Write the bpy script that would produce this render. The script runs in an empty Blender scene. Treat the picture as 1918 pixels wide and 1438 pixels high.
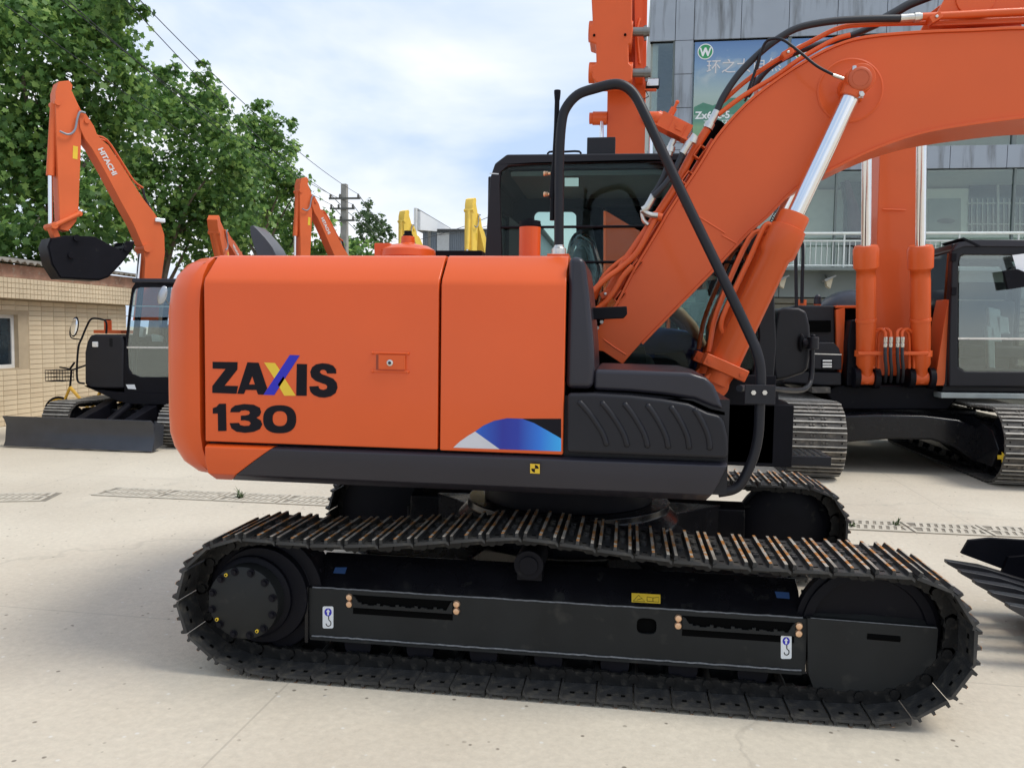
import bpy, bmesh, math, random
import numpy as np
from mathutils import Vector, Matrix
from mathutils.geometry import tessellate_polygon
R_ = math.radians
random.seed(7)
sc = bpy.context.scene
COL = sc.collection

# ------------------------------------------------------------------ camera
CAM = Vector((.33, -4.77, 1.682)); YAW, PITCH, ROLL, FPX = R_(8.11), R_(3.733), R_(.85), 1500.0
fw = Vector((-math.sin(YAW)*math.cos(PITCH), math.cos(YAW)*math.cos(PITCH), -math.sin(PITCH)))
rt0 = Vector((math.cos(YAW), math.sin(YAW), 0)); up0 = rt0.cross(fw)
RT = rt0*math.cos(ROLL)+up0*math.sin(ROLL); UP = -rt0*math.sin(ROLL)+up0*math.cos(ROLL)
cd = bpy.data.cameras.new('camera'); cam = bpy.data.objects.new('camera', cd); COL.objects.link(cam)
m = Matrix((RT, UP, -fw)).transposed().to_4x4(); m.translation = CAM; cam.matrix_world = m
cd.sensor_width = 36; cd.lens = FPX/1918*36; cd.clip_end = 3000; cd.clip_start = .05
sc.camera = cam

# ------------------------------------------------------------------ world, sun, exposure
SUN_EL, SUN_AZ = R_(60), R_(92)      # azimuth from +Y towards +X
w = bpy.data.worlds.new('World'); sc.world = w; w.use_nodes = True
nt = w.node_tree; N = nt.nodes; Lk = nt.links; N.clear()
out = N.new('ShaderNodeOutputWorld'); bg = N.new('ShaderNodeBackground'); bg.inputs[1].default_value = .1
sky = N.new('ShaderNodeTexSky'); sky.sky_type = 'NISHITA'; sky.sun_disc = False
sky.sun_elevation = SUN_EL; sky.sun_rotation = SUN_AZ; sky.air_density = 1.1; sky.dust_density = 2.0
tc = N.new('ShaderNodeTexCoord'); mp = N.new('ShaderNodeMapping'); mp.inputs['Scale'].default_value = (1, 1, 2.4)
mp.inputs['Location'].default_value = (3.3, 1.7, .55)
nz = N.new('ShaderNodeTexNoise'); nz.inputs['Scale'].default_value = 1.7; nz.inputs['Detail'].default_value = 6
nz.inputs['Roughness'].default_value = .5; nz.inputs['Distortion'].default_value = .25
cr = N.new('ShaderNodeValToRGB'); cr.color_ramp.elements[0].position = .40; cr.color_ramp.elements[1].position = .58
cr.color_ramp.elements[0].color = (.22, .22, .22, 1); cr.color_ramp.elements[1].color = (1, 1, 1, 1)
nz2 = N.new('ShaderNodeTexNoise'); nz2.inputs['Scale'].default_value = 3.1; nz2.inputs['Detail'].default_value = 5
cr2 = N.new('ShaderNodeValToRGB'); cr2.color_ramp.elements[0].position = .35; cr2.color_ramp.elements[1].position = .7
cr2.color_ramp.elements[0].color = (8.2, 8.7, 9.3, 1); cr2.color_ramp.elements[1].color = (10.2, 10.3, 10.5, 1)
# thin cloud veil: brightened clear sky between the clouds
veil = N.new('ShaderNodeMix'); veil.data_type = 'RGBA'; veil.inputs[0].default_value = .80
veil.inputs[7].default_value = (3.9, 5.9, 9.2, 1)
mx = N.new('ShaderNodeMix'); mx.data_type = 'RGBA'
Lk.new(tc.outputs['Generated'], mp.inputs[0]); Lk.new(mp.outputs[0], nz.inputs[0]); Lk.new(mp.outputs[0], nz2.inputs[0])
Lk.new(nz.outputs[0], cr.inputs[0]); Lk.new(nz2.outputs[0], cr2.inputs[0])
Lk.new(sky.outputs[0], veil.inputs[6]); Lk.new(cr.outputs[0], mx.inputs[0]); Lk.new(veil.outputs[2], mx.inputs[6]); Lk.new(cr2.outputs[0], mx.inputs[7])
Lk.new(mx.outputs[2], bg.inputs[0]); Lk.new(bg.outputs[0], out.inputs[0])
sd = bpy.data.lights.new('sun', 'SUN'); sd.energy = 2.3; sd.angle = R_(22); sd.color = (1, .95, .87)
so = bpy.data.objects.new('sun', sd); COL.objects.link(so)
sv = Vector((math.sin(SUN_AZ)*math.cos(SUN_EL), math.cos(SUN_AZ)*math.cos(SUN_EL), math.sin(SUN_EL)))
so.rotation_euler = sv.to_track_quat('Z', 'Y').to_euler()
sc.view_settings.view_transform = 'Standard'; sc.view_settings.look = 'None'
sc.view_settings.exposure = 0.22; sc.view_settings.gamma = 1; sc.view_settings.use_curve_mapping = False

# ------------------------------------------------------------------ measuring helpers
def ray(u, v): return fw + RT*((u-959)/FPX) - UP*((v-719)/FPX)
def P(u, v, y):
    d = ray(u, v); return CAM + d*((y-CAM.y)/d.y)
def PX(u, v, x):
    d = ray(u, v); return CAM + d*((x-CAM.x)/d.x)
def XZ(pts, y): return [(P(u, v, y).x, P(u, v, y).z) for u, v in pts]

# ------------------------------------------------------------------ mesh builder
def frame_from(d):
    d = d.normalized(); a = Vector((0, 0, 1)) if abs(d.z) < .9 else Vector((1, 0, 0))
    x = a.cross(d).normalized(); return x, d.cross(x)
def smooth_pts(pts, k=6, closed=False):
    pts = [Vector(p) for p in pts]; n = len(pts); o = []
    rng = range(n) if closed else range(n-1)
    for i in rng:
        g = (lambda j: pts[j % n]) if closed else (lambda j: pts[max(0, min(n-1, j))])
        p0, p1, p2, p3 = g(i-1), g(i), g(i+1), g(i+2)
        for s in range(k):
            t = s/k
            o.append(.5*((2*p1)+(p2-p0)*t+(2*p0-5*p1+4*p2-p3)*t*t+(3*p1-p0-3*p2+p3)*t**3))
    if not closed: o.append(pts[-1])
    return o
class MB:
    def __init__(s): s.v = []; s.f = []; s.m = []
    def add(s, vs, fs, m=0, M=None):
        b = len(s.v)
        s.v += [tuple(M @ Vector(p)) if M else tuple(p) for p in vs]
        s.f += [tuple(b+i for i in f) for f in fs]; s.m += [m]*len(fs); return s
    def bx(s, x0, x1, y0, y1, z0, z1, m=0, M=None):
        v = [(x, y, z) for x in (x0, x1) for y in (y0, y1) for z in (z0, z1)]
        return s.add(v, [(0, 1, 3, 2), (4, 6, 7, 5), (0, 4, 5, 1), (2, 3, 7, 6), (0, 2, 6, 4), (1, 5, 7, 3)], m, M)
    def prism(s, pts, y0, y1, m=0, holes=(), M=None, ax='y'):
        loops = [list(pts)]+[list(h) for h in holes]
        flat = [p for l in loops for p in l]; n = len(flat)
        tri = tessellate_polygon([[Vector((p[0], p[1], 0)) for p in l] for l in loops])
        if ax == 'y': mk = lambda p, t: (p[0], t, p[1])
        elif ax == 'x': mk = lambda p, t: (t, p[0], p[1])
        else: mk = lambda p, t: (p[0], p[1], t)
        vs = [mk(p, y0) for p in flat]+[mk(p, y1) for p in flat]
        if len(loops) == 1: fs = [tuple(range(n)), tuple(range(2*n-1, n-1, -1))]
        else: fs = [tuple(t) for t in tri]+[tuple(i+n for i in reversed(t)) for t in tri]
        b = 0
        for l in loops:
            k = len(l)
            fs += [(b+i, b+(i+1) % k, b+(i+1) % k+n, b+i+n) for i in range(k)]; b += k
        return s.add(vs, fs, m, M)
    def cyl(s, p0, p1, r, r1=None, n=16, m=0, M=None, cap=True):
        p0 = Vector(p0); p1 = Vector(p1); r1 = r if r1 is None else r1
        a, b = frame_from(p1-p0); v = []
        for p, q in ((p0, r), (p1, r1)):
            v += [p+(a*math.cos(2*math.pi*i/n)+b*math.sin(2*math.pi*i/n))*q for i in range(n)]
        f = [(i, (i+1) % n, n+(i+1) % n, n+i) for i in range(n)]
        if cap: f += [tuple(range(n-1, -1, -1)), tuple(range(n, 2*n))]
        return s.add(v, f, m, M)
    def tube(s, pts, r, n=8, m=0, M=None, closed=False):
        pts = [Vector(p) for p in pts]; k = len(pts); v = []; f = []
        t0 = (pts[1]-pts[0]); a, b = frame_from(t0)
        for i, p in enumerate(pts):
            if closed: t = pts[(i+1) % k]-pts[i-1]
            else: t = pts[min(k-1, i+1)]-pts[max(0, i-1)]
            t.normalize(); a = (a-t*a.dot(t)).normalized(); b = t.cross(a)
            rr = r[i] if isinstance(r, (list, tuple)) else r
            v += [p+(a*math.cos(2*math.pi*j/n)+b*math.sin(2*math.pi*j/n))*rr for j in range(n)]
        for i in range(k if closed else k-1):
            j = (i+1) % k
            f += [(i*n+q, i*n+(q+1) % n, j*n+(q+1) % n, j*n+q) for q in range(n)]
        if not closed: f += [tuple(range(n-1, -1, -1)), tuple((k-1)*n+q for q in range(n))]
        return s.add(v, f, m, M)
    def lathe(s, prof, o, ax, n=24, m=0, M=None):
        o = Vector(o); ax = Vector(ax).normalized(); a, b = frame_from(ax); v = []; f = []
        for r, h in prof:
            v += [o+ax*h+(a*math.cos(2*math.pi*i/n)+b*math.sin(2*math.pi*i/n))*max(r, 1e-4) for i in range(n)]
        for k in range(len(prof)-1):
            f += [(k*n+i, k*n+(i+1) % n, (k+1)*n+(i+1) % n, (k+1)*n+i) for i in range(n)]
        f += [tuple(range(n-1, -1, -1)), tuple((len(prof)-1)*n+i for i in range(n))]
        return s.add(v, f, m, M)
    def strip(s, pts, th, y0, y1, m=0, M=None):
        """plate following an open line of (x,z), thickness th to its left"""
        p = [Vector((a, b)) for a, b in pts]; off = []
        for i in range(len(p)):
            t = (p[min(i+1, len(p)-1)]-p[max(0, i-1)]).normalized(); off.append(p[i]+Vector((-t.y, t.x))*th)
        return s.prism([tuple(q) for q in p]+[tuple(q) for q in reversed(off)], y0, y1, m, M=M)
    def sphere(s, c, r, n=12, m=0, sx=1, sy=1, sz=1, M=None):
        c = Vector(c); v = []; f = []; h = n//2
        for i in range(h+1):
            th = math.pi*i/h
            v += [(c.x+r*sx*math.sin(th)*math.cos(2*math.pi*j/n), c.y+r*sy*math.sin(th)*math.sin(2*math.pi*j/n), c.z+r*sz*math.cos(th)) for j in range(n)]
        for i in range(h):
            f += [(i*n+j, (i+1)*n+j, (i+1)*n+(j+1) % n, i*n+(j+1) % n) for j in range(n)]
        return s.add(v, f, m, M)
    def mesh(s, name, mats):
        me = bpy.data.meshes.new(name); me.from_pydata(s.v, [], s.f)
        me.polygons.foreach_set('material_index', s.m)
        bm = bmesh.new(); bm.from_mesh(me); bmesh.ops.remove_doubles(bm, verts=bm.verts, dist=1e-5)
        bmesh.ops.recalc_face_normals(bm, faces=bm.faces); bm.to_mesh(me); bm.free()
        for q in (mats if isinstance(mats, (list, tuple)) else [mats]): me.materials.append(q)
        return me
    def build(s, name, mats, parent=None, bevel=0, seg=2, sharp=38, loc=None, M=None):
        me = s.mesh(name, mats)
        me.polygons.foreach_set('use_smooth', [True]*len(me.polygons)); me.set_sharp_from_angle(angle=R_(sharp))
        o = bpy.data.objects.new(name, me); COL.objects.link(o); o.parent = parent
        if loc is not None: o.location = loc
        if M is not None: o.matrix_local = M
        if bevel:
            b = o.modifiers.new('bevel', 'BEVEL'); b.width = bevel; b.segments = seg; b.limit_method = 'ANGLE'
            b.angle_limit = R_(35); b.harden_normals = True
        return o
def tag(o, label=None, cat=None, group=None, kind=None):
    if label: o['label'] = label
    if cat: o['category'] = cat
    if group: o['group'] = group
    if kind: o['kind'] = kind
    return o
def empty(name, loc=(0, 0, 0), rz=0, label=None, cat=None, group=None):
    o = bpy.data.objects.new(name, None); COL.objects.link(o); o.location = loc; o.rotation_euler = (0, 0, rz)
    o.empty_display_size = .2
    return tag(o, label, cat, group)
def inst(me, name, parent, M):
    o = bpy.data.objects.new(name, me); COL.objects.link(o); o.parent = parent; o.matrix_local = M; return o
def copy_tree(o, parent=None, skip=()):
    c = o.copy(); COL.objects.link(c); c.parent = parent
    for ch in [x for x in bpy.data.objects if x.parent == o]:
        if ch.name.split('.')[0] not in skip: copy_tree(ch, c, skip)
    return c

# ------------------------------------------------------------------ materials
def mat(name, col, rough=.5, metal=0, coat=0, var=.08, vscale=6, bump=0, bscale=60, col2=None, c2lo=.55, c2hi=.7, spec=.5, rvar=.08):
    M = bpy.data.materials.new(name); M.use_nodes = True; t = M.node_tree; n = t.nodes; l = t.links
    p = n['Principled BSDF']; p.inputs['Metallic'].default_value = metal; p.inputs['Specular IOR Level'].default_value = spec
    p.inputs['Coat Weight'].default_value = coat; p.inputs['Coat Roughness'].default_value = .12
    c = n.new('ShaderNodeTexCoord'); z = n.new('ShaderNodeTexNoise'); z.inputs['Scale'].default_value = vscale
    z.inputs['Detail'].default_value = 5; l.new(c.outputs['Object'], z.inputs[0])
    r = n.new('ShaderNodeValToRGB'); r.color_ramp.elements[0].position = .3; r.color_ramp.elements[1].position = .7
    r.color_ramp.elements[0].color = tuple(x*(1-var) for x in col)+(1,); r.color_ramp.elements[1].color = tuple(min(1, x*(1+var)) for x in col)+(1,)
    l.new(z.outputs[0], r.inputs[0]); o = r.outputs[0]
    if col2:
        z2 = n.new('ShaderNodeTexNoise'); z2.inputs['Scale'].default_value = vscale*2.3; z2.inputs['Detail'].default_value = 8; l.new(c.outputs['Object'], z2.inputs[0])
        r2 = n.new('ShaderNodeValToRGB'); r2.color_ramp.elements[0].position = c2lo; r2.color_ramp.elements[1].position = c2hi; l.new(z2.outputs[0], r2.inputs[0])
        k = n.new('ShaderNodeMix'); k.data_type = 'RGBA'; l.new(r2.outputs[0], k.inputs[0]); l.new(o, k.inputs[6]); k.inputs[7].default_value = tuple(col2)+(1,); o = k.outputs[2]
    l.new(o, p.inputs['Base Color'])
    mr = n.new('ShaderNodeMapRange'); mr.inputs['To Min'].default_value = max(.02, rough-rvar); mr.inputs['To Max'].default_value = min(1, rough+rvar)
    l.new(z.outputs[0], mr.inputs[0]); l.new(mr.outputs[0], p.inputs['Roughness'])
    if bump:
        zb = n.new('ShaderNodeTexNoise'); zb.inputs['Scale'].default_value = bscale; zb.inputs['Detail'].default_value = 4; l.new(c.outputs['Object'], zb.inputs[0])
        b = n.new('ShaderNodeBump'); b.inputs['Strength'].default_value = bump; b.inputs['Distance'].default_value = .01; l.new(zb.outputs[0], b.inputs['Height']); l.new(b.outputs[0], p.inputs['Normal'])
    return M
def glass(name, tint=(.55, .66, .63), mixk=.0, rough=.02, ior=1.5):
    M = bpy.data.materials.new(name); M.use_nodes = True; t = M.node_tree; n = t.nodes; l = t.links; n.clear()
    o = n.new('ShaderNodeOutputMaterial'); a = n.new('ShaderNodeBsdfTransparent'); g = n.new('ShaderNodeBsdfGlossy'); k = n.new('ShaderNodeMixShader')
    a.inputs[0].default_value = tuple(tint)+(1,); g.inputs['Roughness'].default_value = rough; g.inputs[0].default_value = (.9, .95, .95, 1)
    f = n.new('ShaderNodeFresnel'); f.inputs[0].default_value = ior; ad = n.new('ShaderNodeMath'); ad.operation = 'ADD'; ad.use_clamp = True; ad.inputs[1].default_value = mixk
    l.new(f.outputs[0], ad.inputs[0]); l.new(ad.outputs[0], k.inputs[0]); l.new(a.outputs[0], k.inputs[1]); l.new(g.outputs[0], k.inputs[2]); l.new(k.outputs[0], o.inputs[0])
    return M
ORANGE = mat('orange_paint', (.64, .091, .013), .42, coat=.28, spec=.3, var=.03, vscale=2.5, rvar=.05, bump=.02, bscale=220)
ORANGE_B = mat('orange_boom_paint', (.66, .100, .018), .5, coat=.22, spec=.3, var=.05, vscale=1.6, rvar=.06, bump=.03, bscale=180)
ORANGE_F = mat('orange_dusty_paint', (.64, .125, .035), .55, coat=.05, spec=.3, var=.07, vscale=2, bump=.02)
YELLOW = mat('yellow_paint', (.90, .62, .10), .5, coat=.1, var=.08)
GREY = mat('dark_grey_paint', (.021, .020, .028), .36, coat=.18, spec=.3, var=.08, vscale=3, rvar=.05)
GREY_MATT = mat('dark_grey_plastic', (.012, .012, .016), .42, spec=.28, var=.1, vscale=4, bump=.04, bscale=300)
BLACK = mat('black_paint', (.006, .006, .009), .5, coat=0, spec=.12, var=.2, vscale=5, rvar=.1, col2=(.05, .047, .04), c2lo=.66, c2hi=.9)
FACE = mat('black_face_paint', (.016, .017, .017), .55, spec=.22, var=.2, vscale=4, col2=(.055, .052, .045), c2lo=.62, c2hi=.9)
SHOE = mat('track_shoe_steel', (.036, .036, .036), .45, spec=.35, var=.3, vscale=8, rvar=.1, col2=(.10, .09, .072), c2lo=.50, c2hi=.82, bump=.25, bscale=70)
BLACK_F = mat('black_frame_paint', (.006, .006, .008), .26, coat=.12, spec=.25, var=.2, vscale=5, rvar=.1, col2=(.04, .04, .035), c2lo=.62, c2hi=.9)
RUBBER = mat('black_rubber_hose', (.012, .013, .018), .5, var=.15, vscale=20)
TRACK = mat('black_track_steel', (.010, .010, .010), .45, coat=0, spec=.25, var=.3, vscale=12, rvar=.12, col2=(.07, .062, .05), c2lo=.55, c2hi=.85, bump=.15, bscale=90)
WORN = mat('worn_grouser_edge', (.44, .40, .34), .45, metal=.3, var=.4, vscale=9, col2=(.44, .19, .05), c2lo=.48, c2hi=.56, bump=.3, bscale=70)
TRACK_D = mat('dusty_track_steel', (.075, .068, .06), .6, metal=.2, var=.3, vscale=9, col2=(.17, .15, .12), c2lo=.5, c2hi=.75, bump=.3, bscale=60)
WORN_D = mat('bare_grouser_edge', (.42, .40, .36), .45, metal=.3, var=.3, vscale=9)
CHROME = mat('chrome_rod', (.80, .80, .80), .14, metal=1, var=.03, rvar=.03)
STEEL = mat('zinc_steel', (.62, .60, .56), .3, metal=.9, var=.12, vscale=30)
GOLD = mat('brass_bolt', (.75, .48, .30), .35, metal=.7, var=.15, vscale=40)
WHITE = mat('white_print', (.75, .77, .78), .5, var=.03)
WHITE_T = mat('white_lettering', (.62, .60, .60), .5, var=.05)
LETTER = mat('black_lettering', (.007, .006, .010), .5, spec=.15, var=.1)
BLUE = mat('blue_print', (.012, .01, .42), .4, var=.05)
YEL_P = mat('yellow_print', (.74, .50, .03), .45, var=.05)
SKYBLUE = mat('light_blue_sticker', (.05, .24, .5), .5, var=.1)
G_CAB = glass('cab_glass', (.80, .88, .86), 0, ior=1.22)
G_SIDE = glass('cab_glass_front', (.78, .85, .84), .08)
G_SHOP = glass('shop_glass', (.88, .93, .90), .05)
LAMP = mat('lamp_lens', (.75, .76, .76), .15, metal=.4, var=.03)
SEAT = mat('seat_fabric', (.035, .037, .04), .85, var=.2, vscale=30)
PLASTIC = glass('clear_plastic_wrap', (.93, .95, .95), .06, .12)
CEIL = mat('cab_lining', (.13, .145, .135), .8, var=.1)
MIRROR = mat('mirror_face', (.8, .82, .85), .03, metal=1, var=.01, rvar=.01)

# ------------------------------------------------------------------ ground
def ground_mat():
    M = bpy.data.materials.new('concrete_yard'); M.use_nodes = True; t = M.node_tree; n = t.nodes; l = t.links; p = n['Principled BSDF']
    c = n.new('ShaderNodeTexCoord')
    def noise(s, d=6, r=.55, dist=0):
        z = n.new('ShaderNodeTexNoise'); z.inputs['Scale'].default_value = s; z.inputs['Detail'].default_value = d; z.inputs['Roughness'].default_value = r; z.inputs['Distortion'].default_value = dist
        l.new(c.outputs['Object'], z.inputs[0]); return z.outputs[0]
    def ramp(i, a, b, ca=(0, 0, 0, 1), cb=(1, 1, 1, 1)):
        r = n.new('ShaderNodeValToRGB'); r.color_ramp.elements[0].position = a; r.color_ramp.elements[1].position = b
        r.color_ramp.elements[0].color = ca; r.color_ramp.elements[1].color = cb; l.new(i, r.inputs[0]); return r.outputs[0]
    def mix(f, a, b, mode='MIX'):
        k = n.new('ShaderNodeMix'); k.data_type = 'RGBA'; k.blend_type = mode
        (l.new(f, k.inputs[0]) if not isinstance(f, (int, float)) else setattr(k.inputs[0], 'default_value', f))
        for s, x in ((6, a), (7, b)):
            (setattr(k.inputs[s], 'default_value', x) if isinstance(x, tuple) else l.new(x, k.inputs[s]))
        return k.outputs[2]
    base = ramp(noise(.45, 7), .3, .7, (.49, .43, .34, 1), (.61, .55, .445, 1))
    fine = ramp(noise(26, 8, .7), .3, .72, (.86, .86, .86, 1), (1.06, 1.06, 1.06, 1))
    col = mix(1.0, base, fine, 'MULTIPLY')
    col = mix(ramp(noise(1.9, 8, .62, .6), .58, .80, (0, 0, 0, 1), (.55, .55, .55, 1)), col, (.36, .33, .275, 1))
    v = n.new('ShaderNodeTexVoronoi'); v.inputs['Scale'].default_value = 14; v.inputs['Randomness'].default_value = 1; l.new(c.outputs['Object'], v.inputs[0])
    gate = n.new('ShaderNodeMath'); gate.operation = 'MULTIPLY'
    l.new(ramp(v.outputs['Distance'], .10, .16, (1, 1, 1, 1), (0, 0, 0, 1)), gate.inputs[0]); l.new(ramp(noise(5, 2), .52, .6), gate.inputs[1])
    col = mix(gate.outputs[0], col, (.20, .17, .13, 1))
    v3 = n.new('ShaderNodeTexVoronoi'); v3.inputs['Scale'].default_value = 9; l.new(c.outputs['Object'], v3.inputs[0])
    col = mix(ramp(v3.outputs['Distance'], .05, .10, (.8, .8, .8, 1), (0, 0, 0, 1)), col, (.62, .60, .55, 1))
    # long wandering cracks
    v2 = n.new('ShaderNodeTexVoronoi'); v2.feature = 'DISTANCE_TO_EDGE'; v2.inputs['Scale'].default_value = .16
    dm = n.new('ShaderNodeVectorMath'); dm.operation = 'ADD'; dz = n.new('ShaderNodeTexNoise'); dz.inputs['Scale'].default_value = 1.4; dz.inputs['Detail'].default_value = 6; l.new(c.outputs['Object'], dz.inputs[0])
    l.new(c.outputs['Object'], dm.inputs[0]); l.new(dz.outputs[1], dm.inputs[1]); l.new(dm.outputs[0], v2.inputs[0])
    crk = ramp(v2.outputs[0], .0004, .0014, (.22, .22, .22, 1), (0, 0, 0, 1))
    col = mix(crk, col, (.20, .18, .15, 1))
    br = n.new('ShaderNodeTexBrick'); br.offset = 0; br.inputs['Scale'].default_value = 1; br.inputs['Brick Width'].default_value = 4.6; br.inputs['Row Height'].default_value = 3.9; br.inputs['Mortar Size'].default_value = .006; br.inputs['Mortar Smooth'].default_value = .3
    mpb = n.new('ShaderNodeMapping'); mpb.inputs['Location'].default_value = (1.2, .62, 0); mpb.inputs['Rotation'].default_value = (0, 0, .02); l.new(c.outputs['Object'], mpb.inputs[0]); l.new(mpb.outputs[0], br.inputs[0])
    jf = n.new('ShaderNodeMath'); jf.operation = 'MULTIPLY'; jf.inputs[1].default_value = .35; l.new(br.outputs['Fac'], jf.inputs[0]); col = mix(jf.outputs[0], col, (.24, .21, .17, 1))
    col = mix(ramp(noise(.8, 5, .6, 1.2), .60, .78, (0, 0, 0, 1), (.25, .25, .25, 1)), col, (.38, .34, .27, 1))
    l.new(col, p.inputs['Base Color'])
    l.new(ramp(noise(3), .3, .7, (.68, .68, .68, 1), (.9, .9, .9, 1)), p.inputs['Roughness'])
    b = n.new('ShaderNodeBump'); b.inputs['Strength'].default_value = .5; b.inputs['Distance'].default_value = .006; l.new(noise(45, 8, .7), b.inputs['Height'])
    b2 = n.new('ShaderNodeBump'); b2.inputs['Strength'].default_value = .6; b2.inputs['Distance'].default_value = .01; b2.invert = True
    l.new(crk, b2.inputs['Height']); l.new(b.outputs[0], b2.inputs['Normal']); l.new(b2.outputs[0], p.inputs['Normal'])
    return M
CONC = ground_mat()
mb = MB(); S = 1500
mb.add([(-S, -S, 0), (S, -S, 0), (S, S, 0), (-S, S, 0)], [(0, 1, 2, 3)])
tag(mb.build('ground', CONC), kind='structure')
# drain channel with slotted covers
SLAB = mat('drain_slab', (.48, .435, .355), .85, var=.15, vscale=10, bump=.4, bscale=50)
DIRT = mat('silted_channel', (.22, .195, .155), .9, var=.3, vscale=7)
DARKH = mat('dark_hollow', (.003, .003, .003), .9, spec=.03)  # near-black colour stands in for shade inside holes, slots and cavities
def drain_cover_mesh():
    b = MB(); L, W, h = .62, .40, .010
    b.bx(0, L, 0, .05, .004, h); b.bx(0, L, W-.05, W, .004, h); b.bx(0, L, W/2-.02, W/2+.02, .004, h)
    b.bx(0, .03, .05, W-.05, .004, h); b.bx(L-.03, L, .05, W-.05, .004, h)
    for y0, y1 in ((.05, W/2-.02), (W/2+.02, W-.05)):
        k = 9
        for i in range(k-1):
            x = .03+(L-.06)*(i+1)/k; sx = .035
            b.add([(x-.017+q*sx, yy, z) for z in (.004, h-.0005) for (q, yy) in ((0, y0), (1, y1))] +
                  [(x+.017+q*sx, yy, z) for z in (.004, h-.0005) for (q, yy) in ((0, y0), (1, y1))],
                  [(0, 1, 3, 2), (4, 6, 7, 5), (0, 4, 5, 1), (2, 3, 7, 6), (0, 2, 6, 4), (1, 5, 7, 3)])
    return b.mesh('drain_cover', SLAB)
drain = MB(); drain.bx(-4.9, 8.0, 0, .40, .0005, .002)
A = P(148, 0, 1); g0 = Vector((-4.90, 2.42, 0)); g1 = Vector((8.0, 2.52, 0)); ang = math.atan2(g1.y-g0.y, g1.x-g0.x)
dr = empty('drain_channel', g0, ang); tag(dr, kind='structure')
drb = MB(); drb.bx(0, 12.9, .0, .40, .0008, .003); drb.build('channel', DIRT, dr)
dcm = drain_cover_mesh()
for i in range(20): inst(dcm, 'drain_cover', dr, Matrix.Translation((i*.645, random.uniform(-.006, .006), 0)) @ Matrix.Rotation(random.uniform(-.006, .006), 4, 'Z'))
dr2 = empty('drain_channel', (-4.95, 2.35, 0), R_(197)); tag(dr2, kind='structure')
drb = MB(); drb.bx(.25, 3.0, -.2, .2, .0008, .003); drb.build('channel', DIRT, dr2)
for i in range(4): inst(dcm, 'drain_cover', dr2, Matrix.Translation((.3+i*.645, -.2, 0)))
# weed at drain, grass tufts
WEED = mat('weed_green', (.055, .085, .025), .8, var=.3)
def weed(x, y, s, n, label):
    b = MB()
    for i in range(n):
        a = random.uniform(0, 6.28); l = s*random.uniform(.5, 1); e = random.uniform(.2, 1.1); d = Vector((math.cos(a)*math.cos(e), math.sin(a)*math.cos(e), math.sin(e)))
        q = Vector((-d.y, d.x, 0)).normalized()*.006; o = Vector((random.uniform(-.03, .03), random.uniform(-.03, .03), .008))
        b.add([o-q, o+q, o+d*l*.6+q*.7+Vector((0, 0, .01)), o+d*l, o+d*l*.6-q*.7+Vector((0, 0, .01))], [(0, 1, 2, 3, 4)])
    o = b.build('weed', WEED); o.location = (x, y, 0); tag(o, label, 'weed')
q = P(432, 925, 2.6)
weed(-3.42, 2.6, .14, 22, 'tuft of weeds growing from the drain left of the excavator')
weed(2.75, 2.72, .09, 20, 'small green weed in the drain behind the black bucket')
weed(2.35, 2.6, .07, 14, 'smallest green weed in the drain near the track end')

# ------------------------------------------------------------------ track making
def shoe_mesh(name, W, pitch, mats, simple=False):
    b = MB(); h = W/2; a = pitch/2
    b.prism([(-a*.96, -.004), (-a*.96, .006), (-a*.80, .012), (a*.80, .012), (a*.955, .002), (a*.955, -.012), (a*.78, 0)], -h, h, 0)
    for x in (-a*.86, -a*.05, a*.72):
        b.prism([(x-.009, .010), (x-.0055, .030), (x+.0055, .030), (x+.009, .010)], -h+.004, h-.004, 0)
        b.bx(x-.0066, x+.0066, -h+.006, h-.006, .0302, .0325, 1)
    if not simple:
        for s in (-1, 1):
            for x in (-a*.45, a*.3):
                b.bx(x-.010, x+.010, s*(h-.055)-.008, s*(h-.055)+.008, -.0052, -.0045, 2); b.bx(x-.010, x+.010, s*(h-.055)-.008, s*(h-.055)+.008, .0122, .0128, 2)
            for x in (-a*.5, a*.32):
                b.cyl((x, s*.05, .012), (x, s*.05, .026), .014, n=6); b.cyl((x, s*.085, .012), (x, s*.085, .026), .014, n=6)
    return b.mesh(name, mats)
def link_mesh(pitch, mats):
    b = MB(); a = pitch/2
    for s in (-1, 1):
        b.prism([(-a*1.15, -.03), (-a*1.05, -.012), (-a*.8, 0), (a*.8, 0), (a*1.1, -.02), (a*1.12, -.045), (a*.9, -.062), (a*.45, -.066), (a*.3, -.056), (-a*.3, -.056), (-a*.45, -.066), (-a*.9, -.060)], s*.075-.014, s*.075+.014, 0)
    b.cyl((a, -.1, -.045), (a, .1, -.045), .022, n=10)
    return b.mesh('track_link', mats)
def loop_path(pts, N):
    """pts: closed (x,z) polyline -> N frames (pos, angle)"""
    p = [Vector(q) for q in pts]; n = len(p); L = [0]
    for i in range(n): L.append(L[-1]+(p[(i+1) % n]-p[i]).length)
    T = L[-1]; out = []
    def at(s):
        s %= T; i = max(k for k in range(n) if L[k] <= s)
        return p[i].lerp(p[(i+1) % n], (s-L[i])/max(1e-9, L[i+1]-L[i]))
    for k in range(N):
        s = T*k/N; d = T/N*.5; a = at(s-d); b2 = at(s+d); t = (b2-a); c = at(s)
        out.append((c*.4+(a+b2)*.3, math.atan2(t.y, t.x)))
    return out, T/N
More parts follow.
